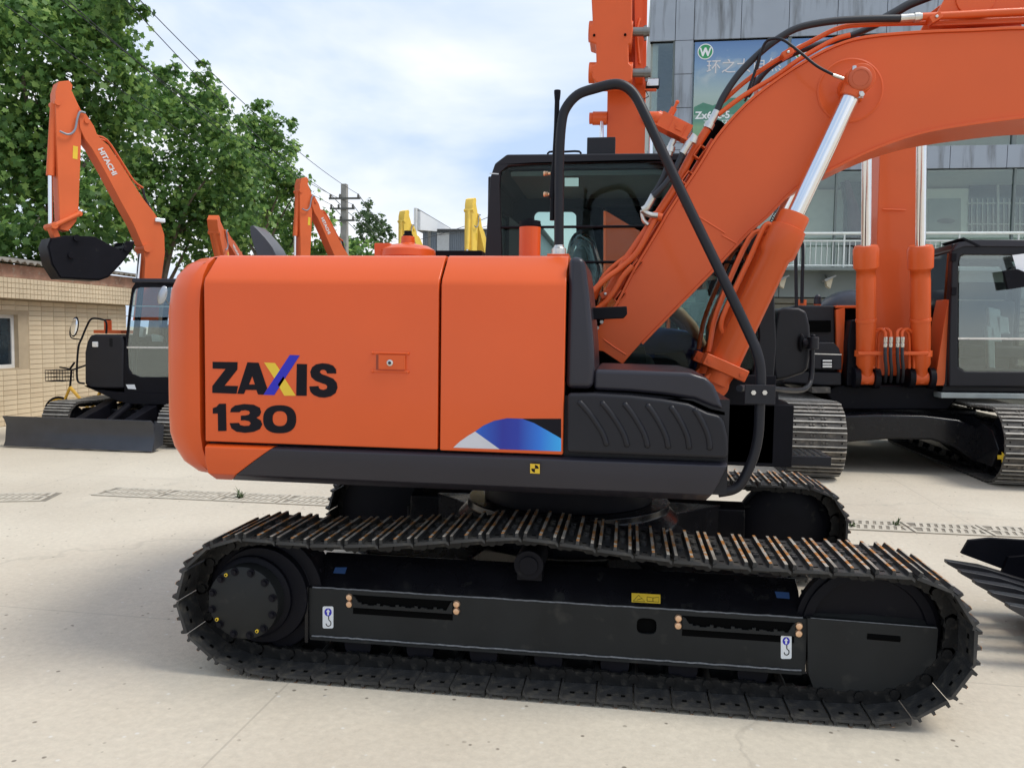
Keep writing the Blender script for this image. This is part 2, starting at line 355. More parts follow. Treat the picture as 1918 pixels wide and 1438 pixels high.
def crawler(root, pts, yc, W, shoe_mats, link_mat, N, linkm=True, label=None, simple=False, share={}):
    """pts run so that outside is on the left of travel when going (top: -x)"""
    fr, pitch = loop_path(pts, N)
    key = (round(pitch, 4), W, shoe_mats[0].name, simple)
    if key not in share: share[key] = (shoe_mesh('track_shoe', W, pitch, shoe_mats, simple), link_mesh(pitch, [link_mat]))
    sm, lm = share[key]
    ch = bpy.data.objects.new('crawler_track', None); COL.objects.link(ch); ch.parent = root; ch.empty_display_size = .1
    for c, a in fr:
        # local X along travel reversed so that local Z points outward
        M = Matrix.Translation((c.x, yc, c.y)) @ Matrix.Rotation(-(a+math.pi), 4, 'Y')
        inst(sm, 'track_shoe', ch, M)
        if linkm: inst(lm, 'track_link', ch, M)
    return ch
def oval(L, R, z0, sag=.02, k=14):
    """closed path: bottom going +x, right arc up, top going -x, left arc down; z0 = bottom height"""
    pts = [(-L+2*L*i/12, z0) for i in range(12)]
    pts += [(L+R*math.sin(math.pi*i/k), z0+R-R*math.cos(math.pi*i/k)) for i in range(k)]
    pts += [(L-2*L*i/12, z0+2*R-sag*math.sin(2*math.pi*i/12)**2) for i in range(12)]
    pts += [(-L-R*math.sin(math.pi*i/k), z0+R+R*math.cos(math.pi*i/k)) for i in range(k)]
    return pts

# ================================================================== main excavator (its right side to us, front to +X)
EX = empty('excavator', (0, 0, 0), 0, 'large orange excavator in the foreground with ZAXIS 130 lettering on its side door', 'excavator')
YS = -1.24
# --- crawlers
mp_ = [(-1.40, .030), (1.42, .030)]
def main_path():
    bot = [(-1.34+2.72*i/16, .034) for i in range(17)]
    rgt = [(1.44, .040), (1.545, .065), (1.64, .12), (1.715, .20), (1.762, .30), (1.775, .40), (1.755, .50), (1.70, .59), (1.62, .645), (1.52, .665)]
    top = [(1.36, .668), (1.18, .668), (.95, .668), (.72, .672), (.50, .685), (.28, .708), (.08, .730), (-.09, .750), (-.30, .733), (-.55, .703), (-.8, .678), (-1.05, .664), (-1.25, .668)]
    lft = [(-1.42, .678), (-1.55, .650), (-1.65, .59), (-1.72, .50), (-1.752, .40), (-1.745, .30), (-1.70, .20), (-1.62, .12), (-1.50, .062)]
    return [(x*1.021, z) for x, z in bot+rgt+top+lft]
MP = main_path()
for yc in (-.995, .995):
    crawler(EX, MP, yc, .50, [SHOE, WORN, DARKH], TRACK, 47)
def side_frame(yc, s):
    """s=-1: outer face towards -Y"""
    Y = lambda d: yc+s*d            # d: outward distance from the track centre
    b = MB()
    sec = [(.05, .155), (.05, .385), (-.045, .50), (-.12, .535), (-.24, .50), (-.26, .155)]
    b.prism([(Y(-p[0]-.0), p[1]) for p in sec] if False else [(Y(p[0]), p[1]) for p in sec], -1.18, 1.15, 0, ax='x')
    fr = b.build('track_frame', [BLACK_F], EX, bevel=.006)
    # front face with an oval hole
    b = MB(); hx, hz = P(1211, 1170, -1.05).x, P(1211, 1170, -1.05).z
    hole = [(hx+.046*math.copysign(abs(math.cos(t))**.6, math.cos(t)), hz+.038*math.copysign(abs(math.sin(t))**.6, math.sin(t))) for t in [2*math.pi*i/18 for i in range(18)]]
    b.prism([(-1.20, .150), (1.168, .150), (1.168, .405), (-1.20, .405)], Y(.0555), Y(.070), 0, holes=[hole])
    b.prism(hole, Y(.0508), Y(.0512), 1)
    b.bx(-1.185, 1.15, Y(.052), Y(.085), .150, .163, 0)
    b.build('face_plate', [FACE, DARKH], fr, bevel=.003)
    b = MB()
    for zz, yy in ((.4062, .0615), (.166, .0745)):
        pts = [(-1.18+2.33*i/90, Y(yy)+random.uniform(-.0015, .0015), zz+random.uniform(-.0015, .0015)) for i in range(91)]
        b.tube(pts, .0055, 6)
    b.build('weld_bead', [mat('weld_highlight', (.15, .15, .15), .35, metal=.3, var=.3, vscale=60)], fr)  # weld grey lightened to paint in the bright edge highlights
    b = MB(); b.bx(-1.215, -1.195, Y(-.2), Y(.085), .13, .415); b.build('end_plate', [BLACK_F], fr, bevel=.004)
    # idler guard at the front
    b = MB()
    b.prism([(1.165, .415), (1.72, .405), (1.715, .175), (1.66, .085), (1.22, .05), (1.178, .16)], Y(.03), Y(.086), 0)
    b.prism([(Y(.055), .405), (Y(.045), .415), (Y(-.06), .50), (Y(-.07), .49)], 1.165, 1.70, 0, ax='x')
    g = b.build('idler_guard', [FACE], fr, bevel=.005)
    b = MB(); c = P(1655, 1195, -1.08)
    b.tube([(c.x-.07, Y(.0735), c.z+.005), (c.x+.07, Y(.0735), c.z+.002)], .019, 8); b.build('slot', [DARKH], fr)
    b = MB(); b.tube([(1.18, Y(.080), .412), (1.715, Y(.080), .404)], .0055, 6); b.build('weld_bead', [bpy.data.materials['weld_highlight']], fr)  # bead in the same grey, a painted highlight along the guard's top edge
    # step guards with serrated edge and bolts
    for x0 in (P(662, 1120, -1.06).x, P(1278, 1155, -1.06).x):
        b = MB(); L = .50
        b.bx(x0+.0, x0+L, Y(.0705), Y(.0715), .290, .385, 1)
        t = []
        for i in range(14):
            t += [(x0+.03+(L-.06)*i/14, .352-.006*(i % 3)), (x0+.03+(L-.06)*(i+.5)/14, .352-.006*(i % 3)), (x0+.03+(L-.06)*(i+.5)/14, .344-.004*(i % 2)), (x0+.03+(L-.06)*(i+1)/14, .344-.004*(i % 2))]
        b.prism([(x0, .385), (x0+.015, .375)]+t+[(x0+L-.01, .378), (x0+L, .385), (x0+L, .325), (x0, .325)], Y(.072), Y(.082), 0)
        b.build('step_plate', [FACE, DARKH], fr, bevel=.002)
        for k, xx in enumerate((x0-.018, x0+L+.018)):
            for zz in (.372, .337):
                c = MB(); c.lathe([(.018, 0), (.018, .004), (.014, .010), (.006, .012)], (xx, Y(.070), zz), (0, s, 0), 12); c.build('bolt', [GOLD], fr)
    # rollers
    for i in range(7):
        x = -.95+i*.315
        b = MB(); b.lathe([(.070, -.055), (.055, -.045), (.055, .045), (.070, .055)], (x, yc, .125), (0, 1, 0), 20)
        b.bx(x-.055, x+.055, Y(.02), Y(.045), .12, .19, 0); b.bx(x-.035, x+.035, Y(.045), Y(.052), .112, .17, 0)
        b.build('track_roller', [BLACK], fr, bevel=.003)
    c = P(992, 1040, -1.05)
    b = MB(); b.cyl((c.x, Y(-.15), .585), (c.x, Y(.09), .585), .07, n=24); b.cyl((c.x, Y(.09), .585), (c.x, Y(.10), .585), .045, n=24)
    b.bx(c.x-.06, c.x+.06, Y(-.05), Y(.05), .50, .60); b.build('carrier_roller', [BLACK], fr, bevel=.003)
    return fr
def drive(yc, s):
    Y = lambda d: yc+s*d
    cx, cz = -1.435, .362
    b = MB(); b.lathe([(.14, -.14), (.30, -.12), (.30, .05), (.24, .055), (.24, .10)], (cx, yc, cz), (0, s, 0), 40)
    sp = b.build('sprocket', [BLACK], EX, bevel=.005)
    b = MB(); n = 21; pts = []
    for i in range(n):
        for f, r in ((0, .265), (.25, .305), (.45, .305), (.7, .265)): a = 2*math.pi*(i+f)/n; pts.append((cx+r*math.cos(a), cz+r*math.sin(a)))
    b.prism(pts, Y(-.02), Y(.02)); b.build('toothed_ring', [BLACK], sp, bevel=.002)
    cx2, cz2 = P(455, 1129, -1.20).x, P(455, 1129, -1.20).z
    b = MB(); b.lathe([(.205, .05), (.205, .12), (.19, .13)], (cx2, yc, cz2), (0, s, 0), 48); b.build('hub_drum', [BLACK], sp, bevel=.003)
    b = MB(); b.lathe([(.178, .12), (.178, .205), (.165, .212)], (cx2, yc, cz2), (0, s, 0), 48); b.build('drive_cover', [FACE], sp, bevel=.003)
    for i in range(12):
        a = 2*math.pi*(i+.45)/12; x, z = cx2+.158*math.cos(a), cz2+.158*math.sin(a)
        b = MB(); b.cyl((x, Y(.205), z), (x, Y(.214), z), .020, n=14); b.cyl((x, Y(.213), z), (x, Y(.226), z), .0125, n=6); b.build('bolt', [BLACK], sp)
    for (u, v) in ((424, 1076), (407, 1159), (482, 1181)):
        q = P(u, v, yc-.212 if s < 0 else -1.2)
        b = MB(); b.cyl((q.x, Y(.212), q.z), (q.x, Y(.219), q.z), .0085, n=10); b.cyl((q.x, Y(.219), q.z), (q.x, Y(.222), q.z), .004, n=8, m=1); b.build('plug', [YEL_P, DARKH], sp)
    # idler
    b = MB(); b.lathe([(.10, -.09), (.25, -.08), (.29, -.05), (.29, -.03), (.315, -.025), (.315, .025), (.29, .03), (.29, .05), (.25, .055), (.245, .035), (.08, .03), (.08, .028)], (1.44, yc, .355), (0, s, 0), 48)
    b.build('idler', [BLACK], EX, bevel=.002)
frames = []
for yc, s in ((-.995, -1), (.995, 1)):
    frames.append(side_frame(yc, s)); drive(yc, s)
# centre frame
b = MB()
b.lathe([(.62, .48), (.66, .50), (.66, .60), (.60, .66), (.60, .70)], (0, 0, 0), (0, 0, 1), 48)
for sx in (-1, 1):
    for sy in (-1, 1):
        b.add([(sx*.25, sy*.35, .60), (sx*.62, sy*.10, .60), (sx*1.0, sy*.80, .52), (sx*.45, sy*.85, .52),
               (sx*.25, sy*.35, .34), (sx*.62, sy*.10, .34), (sx*1.0, sy*.80, .25), (sx*.45, sy*.85, .25)],
              [(0, 1, 2, 3), (4, 7, 6, 5), (0, 4, 5, 1), (1, 5, 6, 2), (2, 6, 7, 3), (3, 7, 4, 0)])
b.build('centre_frame', [BLACK_F], EX, bevel=.01)
b = MB(); b.lathe([(.50, .70), (.50, .90), (.54, .90), (.54, .955)], (0, 0, 0), (0, 0, 1), 48)
b.build('swing_ring', [BLACK], EX, bevel=.004)
# stickers on the near frame
F0 = frames[0]; YF = -.995-.0705
def decal(name, pts, y, m_, parent, th=.0012):
    b = MB(); b.prism(XZ(pts, y), y, y-th); return b.build(name, m_ if isinstance(m_, list) else [m_], parent)
def rrect(u0, v0, u1, v1, r=3, n=4):
    o = []
    for cx, cy, a0 in ((u1-r, v0+r, -90), (u1-r, v1-r, 0), (u0+r, v1-r, 90), (u0+r, v0+r, 180)):
        o += [(cx+r*math.cos(R_(a0+90*i/n)), cy+r*math.sin(R_(a0+90*i/n))) for i in range(n+1)]
    return o
def ell(cu, cv, ru, rv, n=24, p=1): return [(cu+ru*math.copysign(abs(math.cos(t))**p, math.cos(t)), cv+rv*math.copysign(abs(math.sin(t))**p, math.sin(t))) for t in [2*math.pi*i/n for i in range(n)]]
def line_px(pts, y, r, name, m_, parent):
    b = MB(); b.tube([P(u, v, y) for u, v in pts], r, 5); return b.build(name, [m_], parent)
for u0, v0 in ((604.5, 1135), (1462.5, 1189)):
    st = decal('lifting_hook_sticker', rrect(u0, v0, u0+20, v0+41 if u0 < 1000 else v0+44), YF, WHITE, F0)
    y = YF-.0012
    b = MB(); b.prism(XZ(ell(u0+10, v0+11, 6.8, 7.5), y), y, y-.0005); b.prism(XZ([(u0+10, v0+5), (u0+14, v0+10.5), (u0+11.6, v0+10.5), (u0+11.6, v0+16.5), (u0+8.4, v0+16.5), (u0+8.4, v0+10.5), (u0+6, v0+10.5)], y-.0006), y-.0006, y-.001, 1)
    hk = [(u0+11.3, v0+18), (u0+11.2, v0+24), (u0+12.5, v0+26.5), (u0+15, v0+29), (u0+15, v0+34), (u0+11.5, v0+37), (u0+8, v0+36), (u0+6.2, v0+32)]
    b.tube([P(a, c, y) for a, c in smooth_pts_2(hk)] if False else smooth_pts([P(a, c, y) for a, c in hk], 4), .0026, 5, 2)
    b.build('sticker_print', [BLUE, WHITE, LETTER], F0)
# yellow caution sticker on sloping top, blue stickers
def slope_pt(u, v, off=.002):
    # plane of sloping top: from (y=-1.045,z=.385) to (y=-.95,z=.50)
    n = Vector((0, -.115, .095)).normalized(); o = Vector((0, -1.045, .385))+n*off; d = ray(u, v); t = (o-CAM).dot(n)/d.dot(n); return CAM+d*t
def slope_poly(pts, off, m_, name):
    b = MB(); n = len(pts); A = [slope_pt(u, v, off) for u, v in pts]; B = [slope_pt(u, v, off+.0008) for u, v in pts]
    b.add(A+B, [tuple(range(n)), tuple(range(2*n-1, n-1, -1))]+[(i, (i+1) % n, n+(i+1) % n, n+i) for i in range(n)]); return b.build(name, [m_], F0)
slope_poly([(1183, 1110), (1237, 1113), (1237, 1130), (1183, 1127)], .002, YEL_P, 'caution_sticker')
b = MB()
for L in ([(1186, 1125), (1196, 1114), (1208, 1126), (1186, 1125)], [(1193, 1123), (1203, 1120)], [(1212, 1125), (1212, 1117), (1223, 1119), (1234, 1118), (1234, 1127), (1223, 1126), (1212, 1125)], [(1223, 1119), (1223, 1126)]):
    b.tube([slope_pt(u, v, .0035) for u, v in L], .0012, 4)
b.build('sticker_print', [LETTER], F0)
slope_poly([(628, 1062), (650, 1062), (646, 1074), (624, 1073)], .002, mat('dark_blue_sticker', (.02, .06, .17), .5), 'blue_sticker')
slope_poly([(1451, 1107), (1478, 1109), (1479, 1121), (1455, 1119)], .002, bpy.data.materials['dark_blue_sticker'], 'blue_sticker')

# --- counterweight
def cw_ring(z, off):
    pts = []; R = 2.2-off
    X1 = -1.665; W = 1.24-off; rc = .30
    # quarter plan: side edge -> rounded corner -> tail arc, for y<0 then mirrored
    a_end = math.asin((W-.14)/R)
    arc = [(-R*math.cos(t), -R*math.sin(t)) for t in [a_end*i/14 for i in range(15)]]
    ex, ey = arc[-1]; cor = smooth_pts([(ex, ey, 0), (ex+.055, -W+.055, 0), (ex+.15, -W+.006, 0), (X1-.02, -W, 0)], 4)
    side = arc+[(q.x, q.y) for q in cor[1:]]+[(X1, -W)]
    pts = [(x, -y) for x, y in reversed(side)]+side[1:]
    return [(x, y, z) for x, y in pts]
lv = [(.935, .27), (.94, .20), (.965, .125), (1.02, .065), (1.10, .022), (1.17, .004), (1.26, 0), (1.50, 0), (1.75, .004), (1.86, .018), (1.93, .045), (1.985, .09), (2.02, .15), (2.035, .23)]
rings = [cw_ring(z, o) for z, o in lv]; k = len(rings[0]); v = [p for r in rings for p in r]; f = []
for i in range(len(rings)-1): f += [(i*k+j, i*k+j+1, (i+1)*k+j+1, (i+1)*k+j) for j in range(k-1)]
f += [tuple(range(k)), tuple((len(rings)-1)*k+j for j in range(k))]
f.append(tuple(i*k for i in range(len(rings)))+tuple(i*k+k-1 for i in reversed(range(len(rings)))))
b = MB(); b.add(v, f); b.build('counterweight', [ORANGE], EX, sharp=50)
# --- house body core (dark), doors, hood
b = MB(); b.bx(-1.655, .06, -1.17, 1.19, .98, 1.90); b.bx(.06, .78, -1.19, -.25, .98, 1.40); b.build('upper_frame', [GREY_MATT], EX)
b = MB(); b.bx(-.40, 1.15, -.20, -.12, .97, 1.46); b.bx(-.40, 1.15, .12, .20, .97, 1.40); b.bx(-.9, .60, -1.10, 1.2, .955, .99); b.bx(.06, 1.25, -.2, .22, .955, 1.30); b.build('boom_mount', [BLACK], EX, bevel=.005)
zA, zB = P(600, 521, YS).z, 2.030
prof = lambda z0: [(-1.19, z0), (YS, z0), (YS, zA-.03), (YS+.012, zA), (-1.115, zB-.012), (-1.09, zB), (-.55, zB+.008), (-.55, zB-.02), (-1.09, zB-.03), (-1.19, zA)]
x1, x2, x3 = P(383, 700, YS).x, P(822.5, 700, YS).x, P(1057, 700, YS).x
b = MB(); b.prism(prof(1.142), x1, x2-.005, ax='x'); D1 = b.build('engine_door', [ORANGE], EX, bevel=.006)
b = MB(); b.prism(prof(1.139), x2+.006, x3, ax='x'); D2 = b.build('engine_door', [ORANGE], EX, bevel=.006)
b = MB(); b.bx(-1.655, .05, -.549, 1.2, 1.99, 2.036); b.bx(-1.65, -.56, 1.19, 1.235, 1.14, 2.0)
b.build('hood', [ORANGE], EX, bevel=.012)
# lower orange corner and grey skirt
sk = [(-1.19, 1.128), (-1.232, 1.128), (-1.25, 1.116), (-1.25, 1.055), (-1.222, .985), (-1.15, .945), (-1.10, .945)]
def skirt(xa, xb, m_, name):
    """xa(z), xb(z): slanted ends"""
    b = MB(); v = []; n = len(sk)
    for (y, z) in sk: v.append((xa(z), y, z))
    for (y, z) in sk: v.append((xb(z), y, z))
    b.add(v, [tuple(range(n)), tuple(range(2*n-1, n-1, -1))]+[(i, (i+1) % n, n+(i+1) % n, n+i) for i in range(n)])
    return b.build(name, [m_], EX, bevel=.004)
xs = lambda z: P(512, 832, -1.25).x+(1.128-z)*(P(512, 832, -1.25).x-P(428, 905, -1.2).x)/(1.128-.95)*-1
skirt(lambda z: x1+.003, xs, ORANGE, 'corner_panel'); skirt(lambda z: xs(z)+.002, lambda z: .775-(1.13-z)*.42, GREY, 'side_skirt')
# latch
L0 = [(703, 662), (757, 662)]
b = MB(); q0 = P(703, 660, YS); q1 = P(760, 698, YS)
pk = [(q0.x, q1.z), (q1.x, q1.z), (q1.x, q0.z), (q0.x, q0.z)]
for zz in (q0.z-.002, q1.z+.004): b.tube([(q0.x-.012, YS-.001, zz), (q1.x+.010, YS-.001, zz)], .006, 6)
for xx in (q0.x-.012, q1.x+.010):
    for zz in (q0.z-.002, q1.z+.004): b.sphere((xx, YS-.003, zz), .0075, 8)
b.bx(q0.x+.004, q0.x+.018, YS-.0015, YS-.0005, q1.z+.012, q0.z-.010, 1)
b.bx(q0.x+.018, q1.x, YS-.010, YS-.0005, q1.z+.014, q0.z-.010, 0)
lt = b.build('door_latch', [ORANGE, mat('latch_recess_shade', (.30, .045, .012), .5)], D1, bevel=.002)  # flat strip of darker orange paints the shade of the recess
q = P(730.5, 679.5, YS-.01); b = MB(); b.lathe([(.0145, 0), (.0145, .004), (.011, .006)], (q.x, YS-.010, q.z), (0, -1, 0), 20); b.cyl((q.x, YS-.016, q.z), (q.x, YS-.0175, q.z), .0075, n=12, m=1); b.build('keyhole', [STEEL, GREY], D1)
# lettering
z7 = lambda pts: [(300+a/3.425, 620+c/3.425) for a, c in pts]
def letter(pts, m_, name, holes=(), y=YS-.0006, th=.0012):
    b = MB(); b.prism(XZ(z7(pts), y), y, y-th, holes=[XZ(z7(h), y) for h in holes]); return b.build(name, [m_], D1, sharp=20)
letter([(337, 197), (497, 199), (495, 247), (413, 350), (500, 352), (490, 402), (335, 396), (335, 352), (420, 243), (337, 240)], LETTER, 'letter_z')
letter([(560, 200), (632, 203), (687, 368), (662, 408), (628, 406), (618, 378), (548, 377), (538, 403), (495, 402)], LETTER, 'letter_a', holes=[[(591, 288), (570, 342), (608, 342)]])
letter([(667, 201), (737, 205), (768, 250), (733, 303)], YEL_P, 'letter_x_stroke')
letter([(790, 290), (870, 414), (797, 414), (755, 343)], YEL_P, 'letter_x_stroke')
letter([(832, 153), (896, 156), (732, 410), (663, 408)], BLUE, 'letter_x_stroke')
letter([(877, 210), (942, 212), (940, 415), (873, 414)], LETTER, 'letter_i')
letter([(1130, 272), (1128, 245), (1110, 222), (1080, 210), (1040, 206), (1000, 213), (975, 232), (963, 262), (970, 295), (995, 318), (1035, 333), (1064, 343), (1073, 356), (1068, 370), (1048, 377), (1030, 374), (1018, 364), (1016, 352), (957, 355), (964, 388), (985, 410), (1020, 424), (1055, 427), (1095, 418), (1125, 398), (1138, 362), (1132, 330), (1110, 305), (1070, 288), (1037, 276), (1024, 264), (1030, 251), (1048, 247), (1064, 254), (1072, 272)], LETTER, 'letter_s')
letter([(378, 466), (422, 465), (426, 640), (372, 641), (370, 528), (338, 529), (338, 494), (362, 485)], LETTER, 'digit_one')
letter([(450, 520), (455, 497), (480, 477), (540, 467), (600, 472), (640, 492), (648, 520), (638, 543), (617, 556), (645, 572), (655, 598), (640, 628), (600, 646), (545, 652), (490, 645), (458, 624), (446, 590), (505, 588), (513, 602), (540, 608), (570, 606), (582, 592), (572, 578), (545, 572), (518, 572), (518, 542), (545, 541), (568, 536), (577, 524), (570, 512), (545, 507), (520, 510), (508, 520)], LETTER, 'digit_three')
letter(ell(767, 565, 106, 90, 36, .82), LETTER, 'digit_zero', holes=[ell(768, 561, 47, 48, 28, .85)])
# blue swoosh decal on door 2
def grad_mat():
    M = bpy.data.materials.new('blue_swoosh'); M.use_nodes = True; t = M.node_tree; n = t.nodes; l = t.links; p = n['Principled BSDF']; p.inputs['Roughness'].default_value = .35
    c = n.new('ShaderNodeTexCoord'); s = n.new('ShaderNodeSeparateXYZ'); l.new(c.outputs['Generated'], s.inputs[0])
    r = n.new('ShaderNodeValToRGB'); e = r.color_ramp.elements; e[0].position = 0; e[0].color = (.01, .10, .48, 1); e[1].position = 1; e[1].color = (.03, .38, .80, 1)
    x = e.new(.32); x.color = (.01, .02, .28, 1); x = e.new(.50); x.color = (.01, .03, .32, 1); x = e.new(.75); x.color = (.015, .16, .62, 1)
    l.new(s.outputs[0], r.inputs[0]); l.new(r.outputs[0], p.inputs['Base Color']); return M
def d2(pts, m_, name, k=0):
    y = YS-.0006-k*.0006; b = MB(); b.prism(XZ(pts, y), y, y-.0006); return b.build(name, [m_], D2, sharp=20)
d2([(849, 838), (862, 826), (878, 815), (890, 808), (936, 841)], mat('pale_swoosh', (.55, .55, .58), .4, var=.05), 'decal_tail')
d2([(890, 808), (905, 797), (925, 788), (950, 783), (978, 784), (1000, 792), (1025, 806), (1051, 821), (1051, 845), (936, 841)], grad_mat(), 'decal_swoosh')
d2([(978, 784), (1051, 784), (1051, 821), (1025, 806), (1000, 792)], LETTER, 'decal_corner')
# survey sticker on skirt
y = -1.2512; q = [(993, 868), (1011, 869), (1011, 887), (993, 886)]
def on(y, pts, m_, name, parent=EX, th=.0006):
    b = MB(); b.prism(XZ(pts, y), y, y-th); return b.build(name, [m_], parent)
def skp(u, v, off):
    n = Vector((0, -.07, -.028)).normalized(); o = Vector((0, -1.25, 1.055)) + n*off; d = ray(u, v); t = (o-CAM).dot(n)/d.dot(n)
    return CAM+d*t
def sk_poly(pts, off, m_, name):
    b = MB(); n = len(pts); A = [skp(u, v, off) for u, v in pts]; B = [skp(u, v, off+.0006) for u, v in pts]
    b.add(A+B, [tuple(range(n)), tuple(range(2*n-1, n-1, -1))]+[(i, (i+1) % n, n+(i+1) % n, n+i) for i in range(n)]); return b.build(name, [m_], EX)
sk_poly(q, .003, YEL_P, 'balance_sticker')
sk_poly([(1002, 877.5)]+[(1002+7*math.cos(R_(a)), 877.5+7*math.sin(R_(a))) for a in range(-90, 1, 15)], .004, LETTER, 'sticker_print')
sk_poly([(1002, 877.5)]+[(1002+7*math.cos(R_(a)), 877.5+7*math.sin(R_(a))) for a in range(90, 181, 15)], .004, LETTER, 'sticker_print')
# --- grey pillar, tank cover, toolbox
b = MB(); b.prism(XZ([(1066, 480), (1094, 482), (1098, 500), (1105, 560), (1112, 640), (1114, 690), (1110, 729), (1060, 728)], -1.22), -1.225, -.60); b.build('corner_pillar', [GREY], EX, bevel=.028, seg=4)
b = MB(); b.prism(XZ([(1112, 691), (1180, 693), (1290, 697), (1322, 706), (1338, 722), (1348, 745), (1357, 768), (1335, 762), (1300, 748), (1245, 740), (1180, 734), (1112, 731)], -1.2), -1.205, -.42)
b.build('tank_cover', [GREY], EX, bevel=.02, seg=4, sharp=50)
b = MB(); b.prism(XZ([(1113, 733), (1180, 736), (1248, 743), (1298, 751), (1332, 766), (1358, 772), (1358, 778), (1330, 774), (1290, 760), (1240, 751), (1180, 744), (1113, 741)], -1.2), -1.19, -.42); b.build('cover_seal', [BLACK], EX)
b = MB(); b.prism(XZ([(1063, 736), (1112, 736), (1180, 740), (1240, 747), (1290, 756), (1325, 772), (1348, 778), (1356, 790), (1363, 820), (1364, 845), (1362, 859), (1062, 847)], YS), -1.252, -.42)
tb = b.build('toolbox', [GREY_MATT], EX, bevel=.016, seg=4, sharp=50)
for i in range(6):
    ds = (0, 176, 353, 533, 718, 903)[i]; de = (0, 160, 318, 478, 640, 800)[i]; dy = (0, 5, 15, 25, 40, 60)[i]; dye = (0, 7, 13, 20, 25, 30)[i]
    p = [(262, 375), (335, 455), (405, 550), (458, 640), (490, 735)]; o = []
    for j, (a, c) in enumerate(p):
        t = j/4; o.append(P(1020+(a+ds*(1-t)+de*t)/4.17, 660+(c+dy*(1-t)+dye*t)/4.17, -1.249))
    o = smooth_pts(o, 5); b = MB(); b.tube(o, [.003]+[.0135]*(len(o)-2)+[.003], 10); b.build('toolbox_rib', [GREY_MATT], tb, sharp=60)
# black side arm on the pillar
b = MB(); b.prism(XZ([(1100, 577), (1174, 574), (1175, 588), (1168, 596), (1100, 599)], -.95), -.98, -.90); b.build('side_bracket', [BLACK], EX, bevel=.004)
b = MB(); b.prism(XZ([(1094, 505), (1102, 540), (1110, 580), (1114, 640), (1108, 640), (1100, 560)], -.9), -.9, -.85); b.build('lamp_housing', [mat('red_reflector', (.35, .03, .02), .3)], EX, bevel=.004)
# --- handrail
hr = [(1047, 466), (1047, 380), (1048, 290), (1052, 232), (1060, 203), (1082, 178), (1115, 166), (1150, 158), (1172, 163), (1190, 180), (1207, 212), (1235, 272), (1290, 388), (1350, 512), (1400, 618), (1418, 660), (1425, 700), (1423, 760), (1420, 815), (1410, 858), (1391, 900), (1374, 916), (1345, 922)]
hp = []
for i, (u, v) in enumerate(hr):
    t = i/(len(hr)-1); hp.append(P(u, v, -1.02-.10*min(1, max(0, (i-9)/6))))
pts = smooth_pts(hp, 5); b = MB(); b.tube(pts, .0225, 14); b.build('handrail', [GREY_MATT], EX, sharp=60)
b = MB(); c = P(1047, 466, -1.02); b.lathe([(.034, -.03), (.034, 0), (.026, .005), (.018, .03)], (c.x, c.y, c.z), (0, 0, 1), 16); b.bx(c.x-.05, c.x+.05, c.y-.05, c.y+.05, c.z-.045, c.z-.028, 1); b.build('handrail_foot', [STEEL, ORANGE], EX, bevel=.003)
b = MB(); c = P(1408, 733, -1.15)
b.bx(c.x-.03, c.x+.10, c.y-.008, c.y+.008, c.z-.055, c.z+.03); b.build('handrail_bracket', [GREY_MATT], EX, bevel=.003)
for u in (1411, 1432):
    q = P(u, 735, -1.16); b = MB(); b.cyl((q.x, q.y, q.z), (q.x, q.y-.01, q.z), .011, n=6); b.cyl((q.x, q.y-.01, q.z), (q.x, q.y-.012, q.z), .005, n=8); b.build('bolt', [STEEL], EX)
# mirror post with two clamps beside the handrail, dark round mirror below
b = MB(); yk = -1.0
ax = [(1043.5, 172), (1043.5, 190), (1042, 240), (1037.5, 320), (1034, 413)]
b.tube([P(u, v, yk) for u, v in ax], [.014, .0115, .0115, .0115, .0115], 12); c = P(1044, 173, yk)
b.lathe([(.0125, -.035), (.0155, -.005), (.0155, .008)], c, (0, 0, 1), 14)
q0 = P(1039, 314, yk); q1 = P(1034.5, 372, yk); b.tube([q0, q1], .017, 12)
mpst = b.build('mirror_post', [BLACK], EX)
for v in (325, 364):
    q = P(1031, v, yk); b = MB(); b.cyl(q, (q.x-.02, q.y, q.z), .006, n=8); b.lathe([(.007, 0), (.012, .004), (.007, .008), (.012, .014), (.010, .020)], (q.x-.012, q.y, q.z), (-1, 0, 0), 12); b.build('clamp_screw', [GOLD], EX)
# orange air intake, cap with wing nut; domed hood bulge and pre cleaner
c = P(992, 478, -.55); t = P(992, 416, -.55); r = .045*1.0; r = (P(1012, 450, -.55)-P(972, 450, -.55)).length/2
b = MB(); b.lathe([(r, -.05), (r, t.z-c.z-.028)], c, (0, 0, 1), 28); ai = b.build('air_intake', [ORANGE], EX)
b = MB(); h = t.z-c.z
b.lathe([(r*.98, h-.028), (r*.98, h-.020), (r*1.03, h-.020), (r*1.03, h-.010), (r*.96, h-.010), (r*.96, h-.004), (r*1.0, h-.004), (r*.98, h+.004)], c, (0, 0, 1), 28); b.tube([(c.x-.02, c.y, c.z+h+.004), (c.x-.012, c.y, c.z+h+.016), (c.x+.012, c.y, c.z+h+.016), (c.x+.02, c.y, c.z+h+.004)], .005, 6); b.build('intake_cap', [BLACK], EX)
c = P(764, 477, .35); k = (P(864, 477, .35)-P(764, 477, .35)).length/100
b = MB(); b.lathe([(52*k, -.02), (50*k, 8*k), (38*k, 15*k), (22*k, 18*k), (22*k, 18*k), (13*k, 20*k), (12*k, 33*k)], c, (0, 0, 1), 32); b.bx(c.x-55*k, c.x-25*k, c.y-.1, c.y+.2, c.z-.02, c.z+18*k)
b.build('hood_bulge', [ORANGE], EX, bevel=.004)
b = MB(); b.lathe([(9*k, 33*k), (9*k, 36*k), (7*k, 37*k), (7*k, 43*k)], c, (0, 0, 1), 20); b.build('filler_cap', [BLACK], EX)
c = P(1095, 477, .3)
